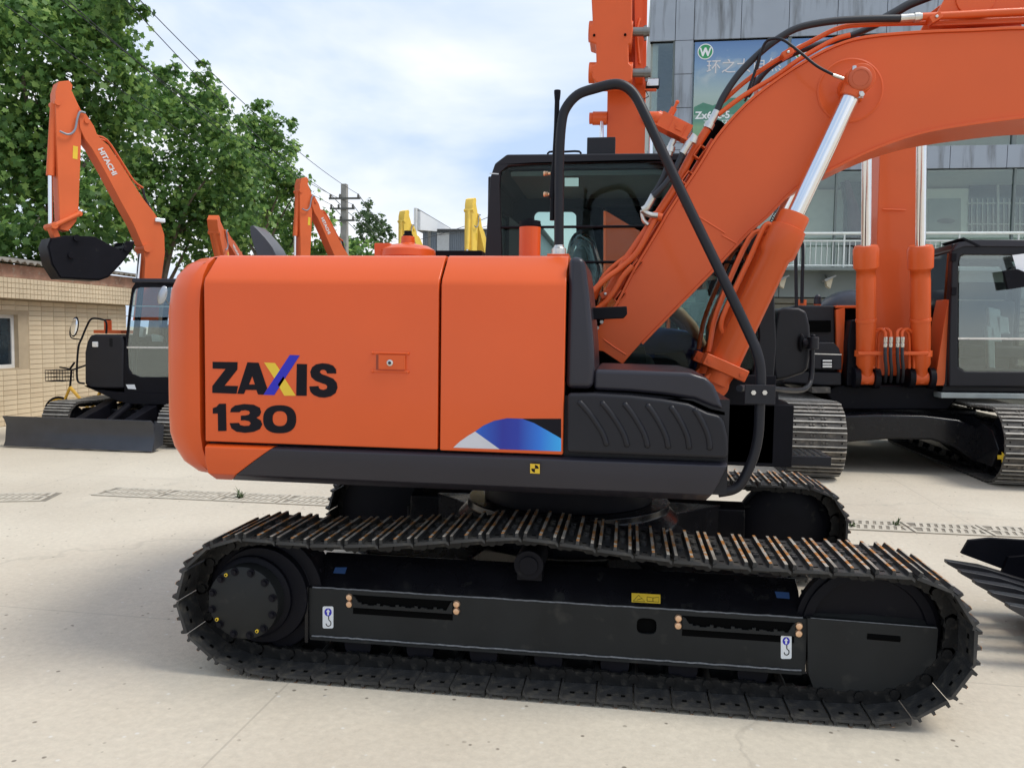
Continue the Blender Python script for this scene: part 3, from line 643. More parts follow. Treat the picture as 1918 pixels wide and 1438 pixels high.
b = MB(); c = P(858, 474, .9); b.bx(c.x-.17, c.x+.17, c.y, c.y+.3, c.z-.1, c.z+.018); b.build('rear_cover', [BLACK], EX, bevel=.004)

# --- boom
BY = .185
bo_top = [(1109, 655), (1111, 624), (1133, 598), (1156, 572), (1189, 508), (1230, 440), (1258, 392), (1307, 319), (1345, 258), (1395, 201), (1449, 157), (1507, 119), (1565, 89), (1622, 73), (1719, 64), (1820, 60), (1918, 56), (2050, 58)]
bo_bot = [(2050, 212), (1980, 214), (1918, 218), (1796, 234), (1719, 249), (1642, 275), (1565, 311), (1489, 352), (1435, 405), (1400, 435), (1347, 492), (1269, 572), (1201, 642), (1166, 682), (1150, 668), (1130, 658)]
def up_(pts, y): return [P(u, v, y) for u, v in pts]
topw = [(p.x, p.z) for p in smooth_pts(up_(bo_top[1:], -BY), 3)]; botw = [(p.x, p.z) for p in smooth_pts(up_(bo_bot[:-2], -BY), 3)]
# beyond the frame the boom goes on to its nose and down the arm to the bucket
nose = [(3.25, 3.27), (3.30, 3.20), (3.28, 3.08), (3.2, 3.0)]
outl = [(P(1109, 655, -BY).x, P(1109, 655, -BY).z)]+topw+nose+botw+[(P(1130, 658, -BY).x, P(1130, 658, -BY).z)]
b = MB(); b.prism(outl, -BY, BY); BM = b.build('boom', [ORANGE_B], EX, sharp=25, bevel=.003)
b = MB()
b.strip(topw[3:], .014, -BY-.012, BY+.012); b.strip(botw[:-3], .014, -BY-.012, BY+.012)
b.build('flange_plate', [ORANGE_B], BM, bevel=.002)
# boss ring at pin and pin head
c = P(1592, 170, -BY); rr = .135
b = MB(); b.lathe([(.170, -.002), (.170, .004), (.162, .008), (.154, .004), (.10, .006), (.07, .012), (.065, .06)], (c.x, -BY, c.z), (0, -1, 0), 40); b.build('boss_ring', [ORANGE_B], BM)
pc = P(1607, 152, -.33)
b = MB(); b.lathe([(.058, -.10), (.058, .065), (.054, .068), (.042, .068), (.042, .066), (.040, .068), (.003, .068)], (pc.x, -.31, pc.z), (0, -1, 0), 32); b.cyl((pc.x, .31, pc.z), (pc.x, -.2, pc.z), .05, n=20); b.build('boom_pin', [mat('pin_head_paint', (.50, .085, .022), .5)], BM)
b = MB(); q = P(1612, 180, -.36); b.cyl((q.x, -.36, q.z), (q.x, -.39, q.z), .012, n=6); b.cyl((q.x, -.36, q.z-.012), (q.x, -.36, q.z+.02), .014, n=8)
b.build('grease_fitting', [STEEL], BM); b = MB(); q = P(1600, 128, -.36); b.cyl((q.x, -.36, q.z-.012), (q.x, -.36, q.z+.01), .011, n=6); b.build('grease_fitting', [STEEL], BM)
for L in ([(1276, 384), (1315, 410), (1358, 437)], [(1352, 441), (1381, 457)], [(1131, 636), (1150, 650), (1172, 664)]):
    b = MB(); b.tube(up_(L, -BY-.001), .004, 6); b.build('weld_bead', [ORANGE_B], BM)
q = P(1252, 550, -BY); b = MB(); b.cyl((q.x, -BY, q.z), (q.x, -BY-.003, q.z), .006, n=8); b.build('plug', [ORANGE_B], BM)
for (u, v) in ((1119, 614), (1127, 603)):
    q = P(u, v, -BY); b = MB(); b.cyl((q.x, -BY, q.z), (q.x, -BY-.012, q.z), .011, n=6); b.build('bolt', [STEEL], BM)
# boom cylinders
def boom_cyl(y, near):
    a = P(1607, 152, -.30); e = P(1345, 712, -.36); h0 = P(1483, 395, -.36)
    A = Vector((a.x, y, a.z)); E = Vector((e.x, y, e.z)); ax = (E-A).normalized(); L = (E-A).length; s = (Vector((h0.x, y, h0.z))-A).dot(ax)
    b = MB(); b.cyl(A, A+ax*.10, .062, .058, 24); b.lathe([(.072, -.045), (.072, .045)], A, (0, 1, 0), 28)
    cyl = b.build('boom_cylinder', [ORANGE_B], EX, bevel=.004)
    b = MB(); b.cyl(A+ax*.08, A+ax*(s+.02), .046, n=28); b.build('piston_rod', [CHROME], cyl)
    b = MB(); b.lathe([(.075, s), (.078, s+.012), (.078, s+.075), (.092, s+.08), (.092, s+.10), (.096, s+.10), (.096, s+.22), (.078, s+.245), (.078, L-.06), (.07, L-.02), (.07, L+.02)], A, ax, 36); b.build('barrel', [ORANGE_B], cyl)
    # pipe along the barrel
    n = ax.cross(Vector((0, 1, 0))).normalized(); n = -n if n.x > 0 else n
    b = MB(); p = [A+ax*(s+.10)+n*.09, A+ax*(s+.12)+n*.118, A+ax*(s+.3)+n*.118, A+ax*(L-.32)+n*.115, A+ax*(L-.24)+n*.075]; b.tube(smooth_pts(p, 5), .014, 8)
    p = [A+ax*(s+.14)+n*.09+Vector((0, .03, 0)), A+ax*(s+.2)+n*.16+Vector((0, .05, 0)), A+ax*(L-.34)+n*.15+Vector((0, .05, 0)), A+ax*(L-.12)+n*.10+Vector((0, .03, 0))]; b.tube(smooth_pts(p, 5), .014, 8); b.build('cylinder_pipe', [ORANGE_B], cyl)
    # clamp band
    q = L-.075; c0 = A+ax*q; b = MB(); w_ = Matrix((n, Vector((0, 1, 0)), ax)).transposed().to_4x4(); w_.translation = c0
    b.bx(-.125, .115, -.085, .085, -.035, .03, M=w_); b.build('clamp_band', [ORANGE_B], cyl, bevel=.006)
    for xx in (-.095, .09):
        b = MB(); b.cyl(w_ @ Vector((xx, -.085, 0)), w_ @ Vector((xx, -.093, 0)), .012, n=6); b.build('bolt', [ORANGE_B], cyl)
    b = MB(); b.lathe([(.07, -.05), (.07, .05)], A+ax*(L+.03), (0, 1, 0), 24); b.build('rod_eye', [ORANGE_B], cyl)
boom_cyl(-.315, True); boom_cyl(.315, False)
# arm cylinder bracket on top of boom
b = MB(); a = P(1775, 52, -.1); b.prism([(a.x-.10, a.z), (a.x-.02, a.z+.16), (a.x+.06, a.z+.22), (a.x+.35, a.z+.22), (a.x+.5, a.z)], -.13, -.10); b.prism([(a.x-.10, a.z), (a.x-.02, a.z+.16), (a.x+.06, a.z+.22), (a.x+.35, a.z+.22), (a.x+.5, a.z)], .10, .13); b.build('cylinder_bracket', [ORANGE_B], BM, bevel=.004)
A0 = Vector((a.x+.12, 0, a.z+.14)); A1 = Vector((a.x+1.3, 0, a.z+.34))
b = MB(); b.cyl(A0, A1, .085, n=28); b.lathe([(.10, -.14), (.10, .14)], A0, (0, 1, 0), 24); acy = b.build('arm_cylinder', [ORANGE_B], EX, bevel=.004)
# hoses and pipes on the boom
def pipe(pts, y, r, m_, name, k=5, parent=None):
    ys = y if isinstance(y, (list, tuple)) else [y]*len(pts)
    b = MB(); b.tube(smooth_pts([P(u, v, q) for (u, v), q in zip(pts, ys)], k), r, 10); return b.build(name, [m_], parent or BM, sharp=60)
pipe([(1343, 208), (1356, 180), (1385, 138), (1425, 98), (1462, 70), (1500, 51), (1560, 40), (1625, 36), (1686, 35)], -.16, .019, RUBBER, 'hydraulic_hose')
pipe([(1655, 36), (1680, 22), (1705, 8), (1745, -8), (1800, -30)], -.05, .024, RUBBER, 'hydraulic_hose')
pipe([(1400, 180), (1440, 128), (1500, 95), (1580, 72), (1640, 48), (1680, 25)], .08, .018, RUBBER, 'hydraulic_hose')
pipe([(1396, 185), (1412, 140), (1425, 100), (1434, 80), (1448, 73), (1468, 76), (1498, 98), (1530, 124), (1562, 141)], [-.16, -.17, -.19, -.21, -.24, -.27, -.30, -.33, -.35], .0075, GREY_MATT, 'grease_hose')
pipe([(1560, 141), (1580, 148)], -.35, .009, STEEL, 'hose_end', 1)
pipe([(1425, 98), (1421, 120), (1410, 160), (1395, 190)], -.1, .006, RUBBER, 'grease_hose')
pipe([(1686, 35), (1726, 32)], -.16, .021, STEEL, 'hose_fitting', 1); pipe([(1712, 33.5), (1722, 32.5)], -.16, .026, STEEL, 'fitting_nut', 1)
pipe([(1343, 208), (1327, 238)], -.16, .021, STEEL, 'hose_fitting', 1); pipe([(1331, 231), (1326, 241)], -.16, .027, STEEL, 'fitting_nut', 1)
pipe([(1726, 32), (1800, 28), (1918, 22), (2040, 20)], -.16, .0195, ORANGE_B, 'boom_pipe')
pipe([(1352, 192), (1400, 150), (1460, 110), (1520, 78), (1575, 52), (1640, 46), (1740, 43), (1918, 36), (2040, 34)], -.12, .013, ORANGE_B, 'boom_pipe')
pipe([(1345, 215), (1395, 178), (1450, 145), (1500, 110), (1560, 76), (1592, 66)], -.165, .013, ORANGE_B, 'boom_pipe')
pipe([(1325, 242), (1303, 277), (1280, 320), (1262, 356), (1226, 410), (1190, 462), (1160, 508), (1120, 590)], -.15, .024, ORANGE_B, 'boom_pipe')
pipe([(1335, 262), (1300, 318), (1262, 378), (1225, 435), (1180, 510), (1150, 560)], -.10, .014, ORANGE_B, 'boom_pipe')
pipe([(1228, 408), (1195, 470), (1165, 500), (1135, 522), (1100, 556)], [-.2, -.2, -.2, -.22, -.24], .0165, ORANGE_B, 'boom_pipe')
pipe([(1185, 498), (1165, 520), (1150, 545), (1132, 568), (1112, 582)], -.22, .015, ORANGE_B, 'boom_pipe')
pipe([(1205, 452), (1178, 478), (1150, 500), (1128, 524), (1112, 560)], .1, .018, ORANGE_B, 'boom_pipe')
pipe([(1350, 230), (1320, 275), (1290, 325), (1255, 385), (1215, 450), (1185, 500), (1150, 560)], .02, .03, DARKH, 'dark_strip')  # near-black strip running among the boom pipes
for (u, v) in ((1310, 286), (1287, 334), (1192, 498), (1161, 556)):
    q = P(u, v, -.17); b = MB(); b.bx(-.035, .035, -.025, .025, -.020, -.014); b.bx(-.035, .035, -.025, .025, .014, .020); b.bx(-.035, -.029, -.025, .025, -.014, .014); b.bx(.029, .035, -.025, .025, -.014, .014)
    b.build('pipe_clamp', [ORANGE_B], BM, bevel=.002, M=Matrix.Translation(q) @ Matrix.Rotation(R_(-55), 4, 'Y'))
for (u, v) in ((1474, 102), (1750, 36), (1178, 487), (1134, 551)):
    q = P(u, v, -.16); b = MB(); b.bx(-.03, .03, -.03, .03, -.018, .018); b.cyl((0, -.03, 0), (0, -.04, 0), .009, n=6, m=1); b.build('pipe_clamp', [ORANGE_B, STEEL], BM, bevel=.003, M=Matrix.Translation(q) @ Matrix.Rotation(R_(-30), 4, 'Y'))
# silver fittings and paired hoses left of the boom
for (pts, y) in (([(1253, 292), (1247, 320), (1236, 345), (1222, 366)], -.2), ([(1278, 288), (1264, 318), (1246, 345), (1224, 368)], -.24)): pipe(pts, y, .016, RUBBER, 'hydraulic_hose')
pipe([(1224, 366), (1212, 388), (1203, 394)], -.22, .020, STEEL, 'hose_fitting', 2)
pipe([(1203, 394), (1216, 402), (1232, 404)], -.22, .016, STEEL, 'elbow_fitting', 3); pipe([(1203, 394), (1205, 412), (1214, 421)], -.2, .013, STEEL, 'elbow_fitting', 3)
pipe([(1222, 404), (1240, 408)], -.2, .024, ORANGE_B, 'pipe_stub', 1)
pipe([(1278, 288), (1290, 268), (1301, 253)], -.24, .021, STEEL, 'hose_fitting', 1); pipe([(1253, 292), (1257, 272), (1262, 262)], -.2, .018, STEEL, 'hose_fitting', 1)
pipe([(1300, 256), (1296, 268)], -.24, .027, STEEL, 'fitting_nut', 1); pipe([(1255, 285), (1257, 275)], -.2, .025, STEEL, 'fitting_nut', 1)
# rupture valve block
q = P(1266, 240, -.2); b = MB()
b.bx(-.10, .08, -.05, .05, -.035, .04); b.bx(-.03, .05, -.058, .058, -.045, .03); b.bx(.0, .04, -.065, -.05, -.02, .02); b.cyl((-.12, 0, 0), (-.08, 0, 0), .045, n=16); b.cyl((-.06, 0, .04), (-.06, 0, .09), .018, n=10); b.cyl((-.06, 0, .09), (-.06, 0, .12), .008, n=8); b.sphere((-.06, 0, .125), .012, 8); b.bx(-.11, .09, -.055, .055, -.045, -.036)
b.cyl((.0, -.067, 0), (.0, -.066, 0), .008, n=8)
b.build('valve_block', [ORANGE_B], BM, bevel=.006, M=Matrix.Translation(q) @ Matrix.Rotation(R_(27), 4, 'Y'))

# --- arm beyond the frame and bucket resting on the ground
b = MB(); b.prism([(3.05, 3.35), (3.35, 3.62), (3.65, 3.35), (4.02, 1.35), (3.98, 1.15), (3.82, 1.13), (3.22, 2.9)], -.14, .14); b.build('arm', [ORANGE_B], EX, bevel=.006)
BK = None
def bucket_main():
    # side profile (x,z); the mouth faces -x, teeth tips at x ~ 2.30
    tip = (2.62, .20); prof = [(2.62, .17), (2.95, .05), (3.30, .02), (3.62, .12), (3.82, .38), (3.85, .70), (3.74, .98), (3.50, 1.10), (3.30, 1.06)]
    sm = [(p.x, p.y) for p in smooth_pts([(a, c, 0) for a, c in prof], 4)]
    b = MB(); b.strip(sm, -.03, -.42, .42); BKt = b.build('bucket', [BLACK], EX, sharp=30, bevel=.003)
    for s in (-1, 1):
        b = MB(); b.prism([(2.60, .18)]+sm[1:]+[(3.30, .80), (3.05, .42), (2.66, .36)], s*.42-.015, s*.42+.015); b.build('side_plate', [BLACK], BKt, bevel=.003)
        b = MB(); b.prism([(2.40, .36), (2.44, .445), (2.56, .465), (2.95, .46), (3.0, .3), (2.72, .25)], s*.445-.015, s*.445+.015); b.build('side_cutter', [BLACK], BKt, bevel=.004)
    for i in range(5):
        yy = -.40+i*.20
        b = MB()
        v = [(2.78, yy-.05, .225), (2.78, yy+.05, .225), (2.78, yy+.05, .125), (2.78, yy-.05, .125), (2.50, yy-.045, .30), (2.50, yy+.045, .30), (2.50, yy+.045, .20), (2.50, yy-.045, .20), (2.30, yy-.028, .325), (2.30, yy+.028, .325), (2.30, yy+.028, .305), (2.30, yy-.028, .305)]
        f = [(0, 1, 5, 4), (1, 2, 6, 5), (2, 3, 7, 6), (3, 0, 4, 7), (4, 5, 9, 8), (5, 6, 10, 9), (6, 7, 11, 10), (7, 4, 8, 11), (8, 9, 10, 11), (0, 3, 2, 1)]
        b.add(v, f); b.build('bucket_tooth', [mat('tooth_paint', (.022, .022, .026), .4) if i == 0 else bpy.data.materials['tooth_paint']], BKt, bevel=.004)
    b = MB()
    for s in (-1, 1): b.prism([(3.5, 1.05), (3.72, 1.0), (3.98, 1.30), (3.9, 1.42), (3.6, 1.35)], s*.17-.02, s*.17+.02)
    b.cyl((3.92, -.2, 1.28), (3.92, .2, 1.28), .05, n=16); b.build('bucket_lug', [BLACK], BKt, bevel=.003)
bucket_main()

# --- cab
CY0, CY1 = .25, 1.24
co = [(-.56, 1.02), (-.575, 2.10), (-.545, 2.64), (-.515, 2.73), (-.44, 2.785), (.80, 2.775), (.93, 2.74), (1.0, 2.62), (1.20, 1.95), (1.225, 1.62), (1.20, 1.02)]
ho = [(p.x, p.z) for p in [P(u, v, CY0) for u, v in ((941, 520), (939, 430), (936, 350), (938, 322), (950, 312), (1000, 308), (1200, 303))]]
ho = ho+[(.80, 2.69), (.90, 2.63), (1.09, 2.0), (1.12, 1.66), (1.08, 1.38), (1.0, 1.30), (.66, 1.28), (-.40, 1.28)]
b = MB(); b.prism(co, CY0, CY0+.05, holes=[ho]); b.prism(co, CY1-.05, CY1, holes=[XZ([(1000, 402), (1006, 396), (1072, 396), (1079, 402), (1079, 560), (1000, 560)], CY1-.05), XZ([(1130, 393), (1385, 393), (1400, 410), (1418, 500), (1424, 600), (1400, 650), (1130, 640)], CY1-.05)])
CB = b.build('cab', [GREY_MATT], EX, bevel=.012, seg=3)
b = MB(); b.prism([(-.545, 2.64), (-.515, 2.73), (-.44, 2.785), (.80, 2.775), (.93, 2.74), (1.0, 2.62), (.97, 2.60), (.88, 2.69), (-.44, 2.70), (-.50, 2.64)], CY0+.05, CY1-.05, 0); b.build('cab_roof', [GREY], CB, bevel=.01)
b = MB(); b.bx(-.42, .86, CY0+.06, CY1-.06, 2.66, 2.69); b.build('headliner', [CEIL], CB)
b = MB()   # rear wall with window, front lower, floor
b.prism([(CY0+.05, 1.02), (CY1-.05, 1.02), (CY1-.05, 2.66), (CY0+.05, 2.66)], -.565, -.53, holes=[[(CY0+.14, 1.95), (CY1-.14, 1.95), (CY1-.14, 2.52), (CY0+.14, 2.52)]], ax='x')
b.bx(-.53, 1.19, CY0+.05, CY1-.05, 1.02, 1.12); b.bx(1.17, 1.20, CY0+.05, CY1-.05, 1.12, 1.36); b.bx(-.53, -.25, CY0+.06, CY1-.06, 1.12, 1.90)
b.build('cab_tub', [GREY_MATT], CB, bevel=.006)
b = MB(); b.prism(ho, CY0+.020, CY0+.026); b.build('side_window', [G_CAB], CB)
b = MB(); b.prism(ho, CY1-.026, CY1-.020); b.build('side_window', [G_CAB], CB)
b = MB(); b.prism(XZ([(1030, 330), (1058, 330), (1090, 338), (1090, 345), (1030, 345)], CY1-.3), CY1-.32, CY1-.28); b.build('ceiling_vent', [SEAT], CB)
b = MB(); b.prism([(.985, 2.60), (1.195, 1.95), (1.215, 1.62), (1.19, 1.38), (1.184, 1.38), (1.208, 1.62), (1.188, 1.95), (.979, 2.60)], CY0+.055, CY1-.055); b.build('windscreen', [G_CAB], CB)
b = MB(); b.bx(-.555, -.55, CY0+.10, CY1-.10, 1.9, 2.55); b.build('rear_window', [G_CAB], CB)
b = MB(); b.tube([(.99, CY1-.3, 1.5), (1.1, CY1-.3, 1.95), (1.0, CY1-.3, 2.4)], .008, 6); b.build('wiper', [BLACK], CB)
for vv in (427, 492):
    q0 = P(938, vv-1, CY0-.02); b = MB(); b.tube([(q0.x, CY0-.02, q0.z), (1.02, CY0-.02, q0.z+.004)], .0085, 8); b.build('window_bar', [BLACK], CB)
# horizontal join across the glass far side (light patches are the outside seen through)
b = MB(); b.prism([(-.52, 2.0), (-.30, 2.0), (-.34, 2.30), (-.46, 2.45), (-.52, 2.5)], CY1-.30, CY1-.06); b.build('rear_trim', [CEIL], CB)
# label on glass, camera box, roof grab, side label
b = MB(); b.prism(XZ([(1058, 334), (1084, 334), (1084, 350), (1058, 350)], CY0+.03), CY0+.016, CY0+.019); b.build('glass_sticker', [mat('pale_green_sticker', (.35, .62, .55), .5)], CB)
q = P(1100, 259, .35); q2 = P(1152, 291, .35); b = MB(); b.bx(q.x, q2.x, .33, .42, q2.z, q.z); b.build('camera_box', [GREY_MATT], CB, bevel=.004)
q = P(1026, 285, .4); b = MB(); b.tube(smooth_pts([(q.x, .4, q.z-.03), (q.x+.01, .4, q.z), (q.x+.1, .4, q.z), (q.x+.2, .4, q.z), (q.x+.21, .4, q.z-.03)], 3), .007, 6); b.build('roof_handle', [BLACK], CB)
b = MB(); b.prism(XZ([(917, 324), (934, 325), (934, 327), (917, 326)], CY0), CY0, CY0-.001); b.build('roof_seam', [STEEL], CB)
b = MB(); b.prism(XZ([(1372, 726), (1403, 724), (1403, 751), (1372, 752)], CY0-.062), CY0-.0605, CY0-.063); st = b.build('data_label', [WHITE], CB)
b = MB()
for i in range(9):
    z0 = P(1374, 728+i*2.6, CY0-.063).z; x0 = P(1374, 740, CY0-.063).x; b.bx(x0, x0+.085*random.uniform(.7, 1), CY0-.0640, CY0-.0632, z0-.0022, z0)
b.build('label_print', [LETTER], CB)
# seat, console, levers
b = MB(); b.prism([(-.15, 1.98), (-.10, 2.04), (.0, 2.03), (.03, 1.95), (.10, 1.55), (.0, 1.50), (-.06, 1.55)], .52, .95); b.prism([(-.1, 1.40), (.48, 1.40), (.52, 1.48), (.48, 1.55), (0, 1.53), (-.08, 1.5)], .50, .97); b.prism([(-.08, 2.08), (-.02, 2.26), (.04, 2.26), (.06, 2.10), (0, 2.05)], .60, .88)
b.bx(0, .4, .55, .92, 1.12, 1.40); b.build('seat', [SEAT], CB, bevel=.03, seg=3)
b = MB()
for yy in (.38, 1.0): b.prism([(0, 1.12), (.42, 1.12), (.46, 1.52), (.44, 1.60), (.02, 1.62)], yy, yy+.13); b.tube([(.40, yy+.06, 1.6), (.43, yy+.06, 1.74)], .012, 8); b.sphere((.435, yy+.06, 1.78), .03, 10, sz=1.5)
b.build('console', [SEAT], CB, bevel=.02)
b = MB(); b.prism([(-.11, 2.0), (-.06, 2.30), (.0, 2.36), (.10, 2.30), (.16, 2.1), (.14, 1.9), (.10, 1.75), (.02, 1.85)], .50, .96); b.build('seat_wrap', [PLASTIC], CB, bevel=.05, seg=3)
b = MB(); b.tube([(1.0, .7, 1.15), (.95, .7, 1.62)], .03, 8); b.bx(.86, 1.0, .6, .85, 1.62, 1.75); b.build('monitor', [BLACK], CB, bevel=.01)
# lower front: door sill, step plate, mirror
b = MB(); b.bx(.85, 1.24, .20, .25, .98, 1.35); b.prism([(.80, 1.42), (1.2, 1.40), (1.22, 1.02), (.80, 1.02)], CY0-.06, CY0); b.build('front_apron', [GREY_MATT], EX, bevel=.006)
b = MB(); q = P(1372, 862, .1); b.bx(.92, 1.52, .05, .35, .93, .985); sp = b.build('step', [GREY_MATT], EX, bevel=.006)
b = MB()
for i in range(14):
    for j in range(7): b.bx(.94+i*.041, .965+i*.041, .06+j*.04+(i % 2)*.018, .07+j*.04+(i % 2)*.018, .985, .991)
o = b.build('step_tread', [TRACK_D], sp); o['kind'] = 'stuff'
b = MB(); mo = [(p.x, p.z) for p in [P(u, v, .60) for u, v in ((1451, 583), (1463, 577), (1492, 577), (1506, 584), (1512, 610), (1514, 660), (1508, 690), (1500, 698), (1470, 708), (1448, 712), (1443, 690), (1444, 630))]]
b.prism(mo, .52, .68); MI = b.build('side_mirror', [GREY_MATT], EX, bevel=.022, seg=4, sharp=50)
q = P(1501, 642, .50); b = MB(); b.sphere((q.x, .50, q.z), .045, 14, sx=.45, sz=1.3, sy=.3); b.build('mirror_joint', [BLACK], MI)
q = P(1519, 643, .5); b = MB(); b.cyl((q.x, .45, q.z-.035), (q.x, .45, q.z+.04), .036, n=18); b.cyl((q.x, .45, q.z+.04), (q.x, .45, q.z+.055), .014, n=10); b.cyl((q.x-.05, .47, q.z), (q.x, .45, q.z), .03, n=12); b.build('mirror_clamp', [GREY_MATT], MI, bevel=.006)
pipe([(1521, 655), (1520, 700), (1514, 722), (1496, 731), (1440, 728), (1385, 727)], [.45, .45, .40, .2, -.4, -1.0], .016, GREY_MATT, 'mirror_arm', 5, EX)

# ================================================================== helpers for the other machines
def Winv(loc, rz): return (Matrix.Translation(loc) @ Matrix.Rotation(rz, 4, 'Z')).inverted()
class BoomPlane:
    def __init__(s, O, F, W):
        F = Vector((F[0], F[1], 0)).normalized(); L = Vector((-F.y, F.x, 0)); s.F, s.L, s.O = F, L, Vector((O[0], O[1], 0))
        s.A = Matrix((F, L, Vector((0, 0, 1)))).transposed().to_4x4(); s.A.translation = s.O; s.M = W @ s.A
    def t(s, u, v, yl=0):
        d = ray(u, v); q = s.O+s.L*yl; k = (q-CAM).dot(s.L)/d.dot(s.L); p = CAM+d*k-s.O; return (p.dot(s.F), p.z)
    def T(s, pts, yl=0): return [s.t(u, v, yl) for u, v in pts]
    def T3(s, pts, yl=0): return [(a, yl, c) for a, c in s.T(pts, yl)]
def text_mesh(txt, size, m_, name, parent, M, ext=.002, bold=0.0):
    cu = bpy.data.curves.new(name, 'FONT'); cu.body = txt; cu.size = size; cu.extrude = ext; cu.offset = bold; cu.align_x = 'CENTER'; cu.align_y = 'CENTER'
    cu.resolution_u = 3
    t = bpy.data.objects.new('tmp', cu); COL.objects.link(t); dg = bpy.context.evaluated_depsgraph_get(); dg.update()
    me = bpy.data.meshes.new_from_object(t.evaluated_get(dg)); bpy.data.objects.remove(t); me.name = name
    me.materials.clear(); me.materials.append(m_)
    o = bpy.data.objects.new(name, me); COL.objects.link(o); o.parent = parent; o.matrix_local = M; return o

# ================================================================== compact excavator with a dozer blade, on the left
MC = (-6.72, 6.55, 0); MR = R_(-90); MW = Winv(MC, MR)
MINI = empty('compact_excavator', MC, MR, 'orange compact excavator with a black dozer blade parked beside the tiled building', 'excavator', 'compact orange excavators parked on the left')
for s_ in (-1, 1):
    yc = s_*.88
    crawler(MINI, oval(.88, .27, .03, .02, 10), yc, .42, [TRACK_D, WORN_D, DARKH], TRACK, 34, simple=True)
    b = MB(); b.prism([(-.9, .14), (.9, .14), (.95, .30), (.8, .42), (-.8, .42), (-.95, .30)], yc-.10, yc+.10)
    for k in (-.88, .88): b.cyl((k, yc-.12, .30), (k, yc+.12, .30), .22, n=24)
    b.build('track_frame', [BLACK_F], MINI, bevel=.01)
b = MB(); b.bx(-.7, .7, -.8, .8, .30, .48); b.cyl((0, 0, .48), (0, 0, .66), .42, n=28); b.build('centre_frame', [BLACK_F], MINI, bevel=.02)
# blade, traced on its plane
b = MB(); bl = [(.06, .02), (.02, .10), (-.005, .20), (0, .30), (.03, .38), (.07, .43), (.05, .435), (-.02, .38), (-.05, .30), (-.05, .2), (-.03, .10), (.02, .02)]
x0 = 6.55-5.02
b.prism([(x0-.05+a, c) for a, c in bl], -1.36, .83); BLD = b.build('dozer_blade', [mat('blade_grey', (.030, .033, .042), .38, coat=.2, var=.15)], MINI, bevel=.004)
b = MB()
for yy in (-1.37, .82): b.prism([(x0-.03, .02), (x0-.08, .42), (x0-.28, .34), (x0-.25, .08)], yy, yy+.015)
b.build('blade_end_plate', [bpy.data.materials['blade_grey']], BLD)
for s_ in (-.42, .32):
    b = MB(); b.add([(x0-.1, s_-.06, .12), (x0-.1, s_+.06, .12), (x0-.1, s_-.06, .36), (x0-.1, s_+.06, .36), (.55, s_-.09, .34), (.55, s_+.09, .34), (.55, s_-.09, .60), (.55, s_+.09, .60)], [(0, 1, 3, 2), (4, 6, 7, 5), (0, 4, 5, 1), (2, 3, 7, 6), (0, 2, 6, 4), (1, 5, 7, 3)])
    b.build('blade_arm', [BLACK], BLD, bevel=.01)
b = MB(); b.cyl((x0-.25, -.05, .30), (.5, -.05, .62), .05, n=16); b.cyl((x0-.1, -.05, .2), (x0-.3, -.05, .33), .028, n=12, m=1); b.build('blade_cylinder', [BLACK, CHROME], BLD)
# upper body
yf = 5.85
def XZp(pts, y): return XZ(pts, y)
b = MB(); b.prism(XZ([(205, 725), (205, 640), (330, 640), (400, 640), (470, 640), (470, 745), (215, 745)], yf+.3), yf+.3, 7.6, M=MW); b.build('upper_frame', [BLACK], MINI, bevel=.02)
b = MB(); b.prism(XZ([(330, 640), (480, 640), (480, 735), (330, 735)], 7.2), 6.4, 7.75, M=MW); b.build('engine_cover', [ORANGE_F], MINI, bevel=.08, seg=3)
b = MB(); b.prism(XZ([(158, 720), (158, 660), (162, 640), (168, 628), (176, 626), (228, 628), (232, 640), (232, 728), (170, 728)], yf), yf, 7.2, M=MW); tk = b.build('tank_cover', [GREY_MATT], MINI, bevel=.035, seg=3)
q = P(178, 645, yf-.01); b = MB(); b.bx(q.x-.045, q.x+.045, yf-.02, yf+.02, q.z-.04, q.z+.04, M=MW); b.build('work_lamp', [LAMP], tk, bevel=.012)
b = MB()
for k in range(8): z = P(208, 634+k*2, yf).z; x = P(205, 640, yf).x; b.bx(x, x+.05, yf-.004, yf+.01, z-.006, z, M=MW)
b.build('vent', [DARKH], tk)
b = MB(); q = P(202, 606, 6.6); b.cyl((q.x, 6.6, q.z-.13), (q.x, 6.6, q.z+.05), .055, n=16, M=MW); b.cyl((q.x, 6.6, q.z+.05), (q.x, 6.6, q.z+.07), .045, n=16, m=1, M=MW); b.bx(q.x-.1, q.x+.35, 6.4, 6.9, q.z-.15, q.z-.10, M=MW); b.build('filler_neck', [ORANGE_F, BLACK], MINI)
b = MB(); b.prism(XZ([(158, 722), (168, 727), (215, 734), (470, 742), (470, 760), (240, 756), (215, 748)], yf-.02), yf-.03, 7.2, M=MW); b.build('skirt', [BLACK], MINI, bevel=.02)
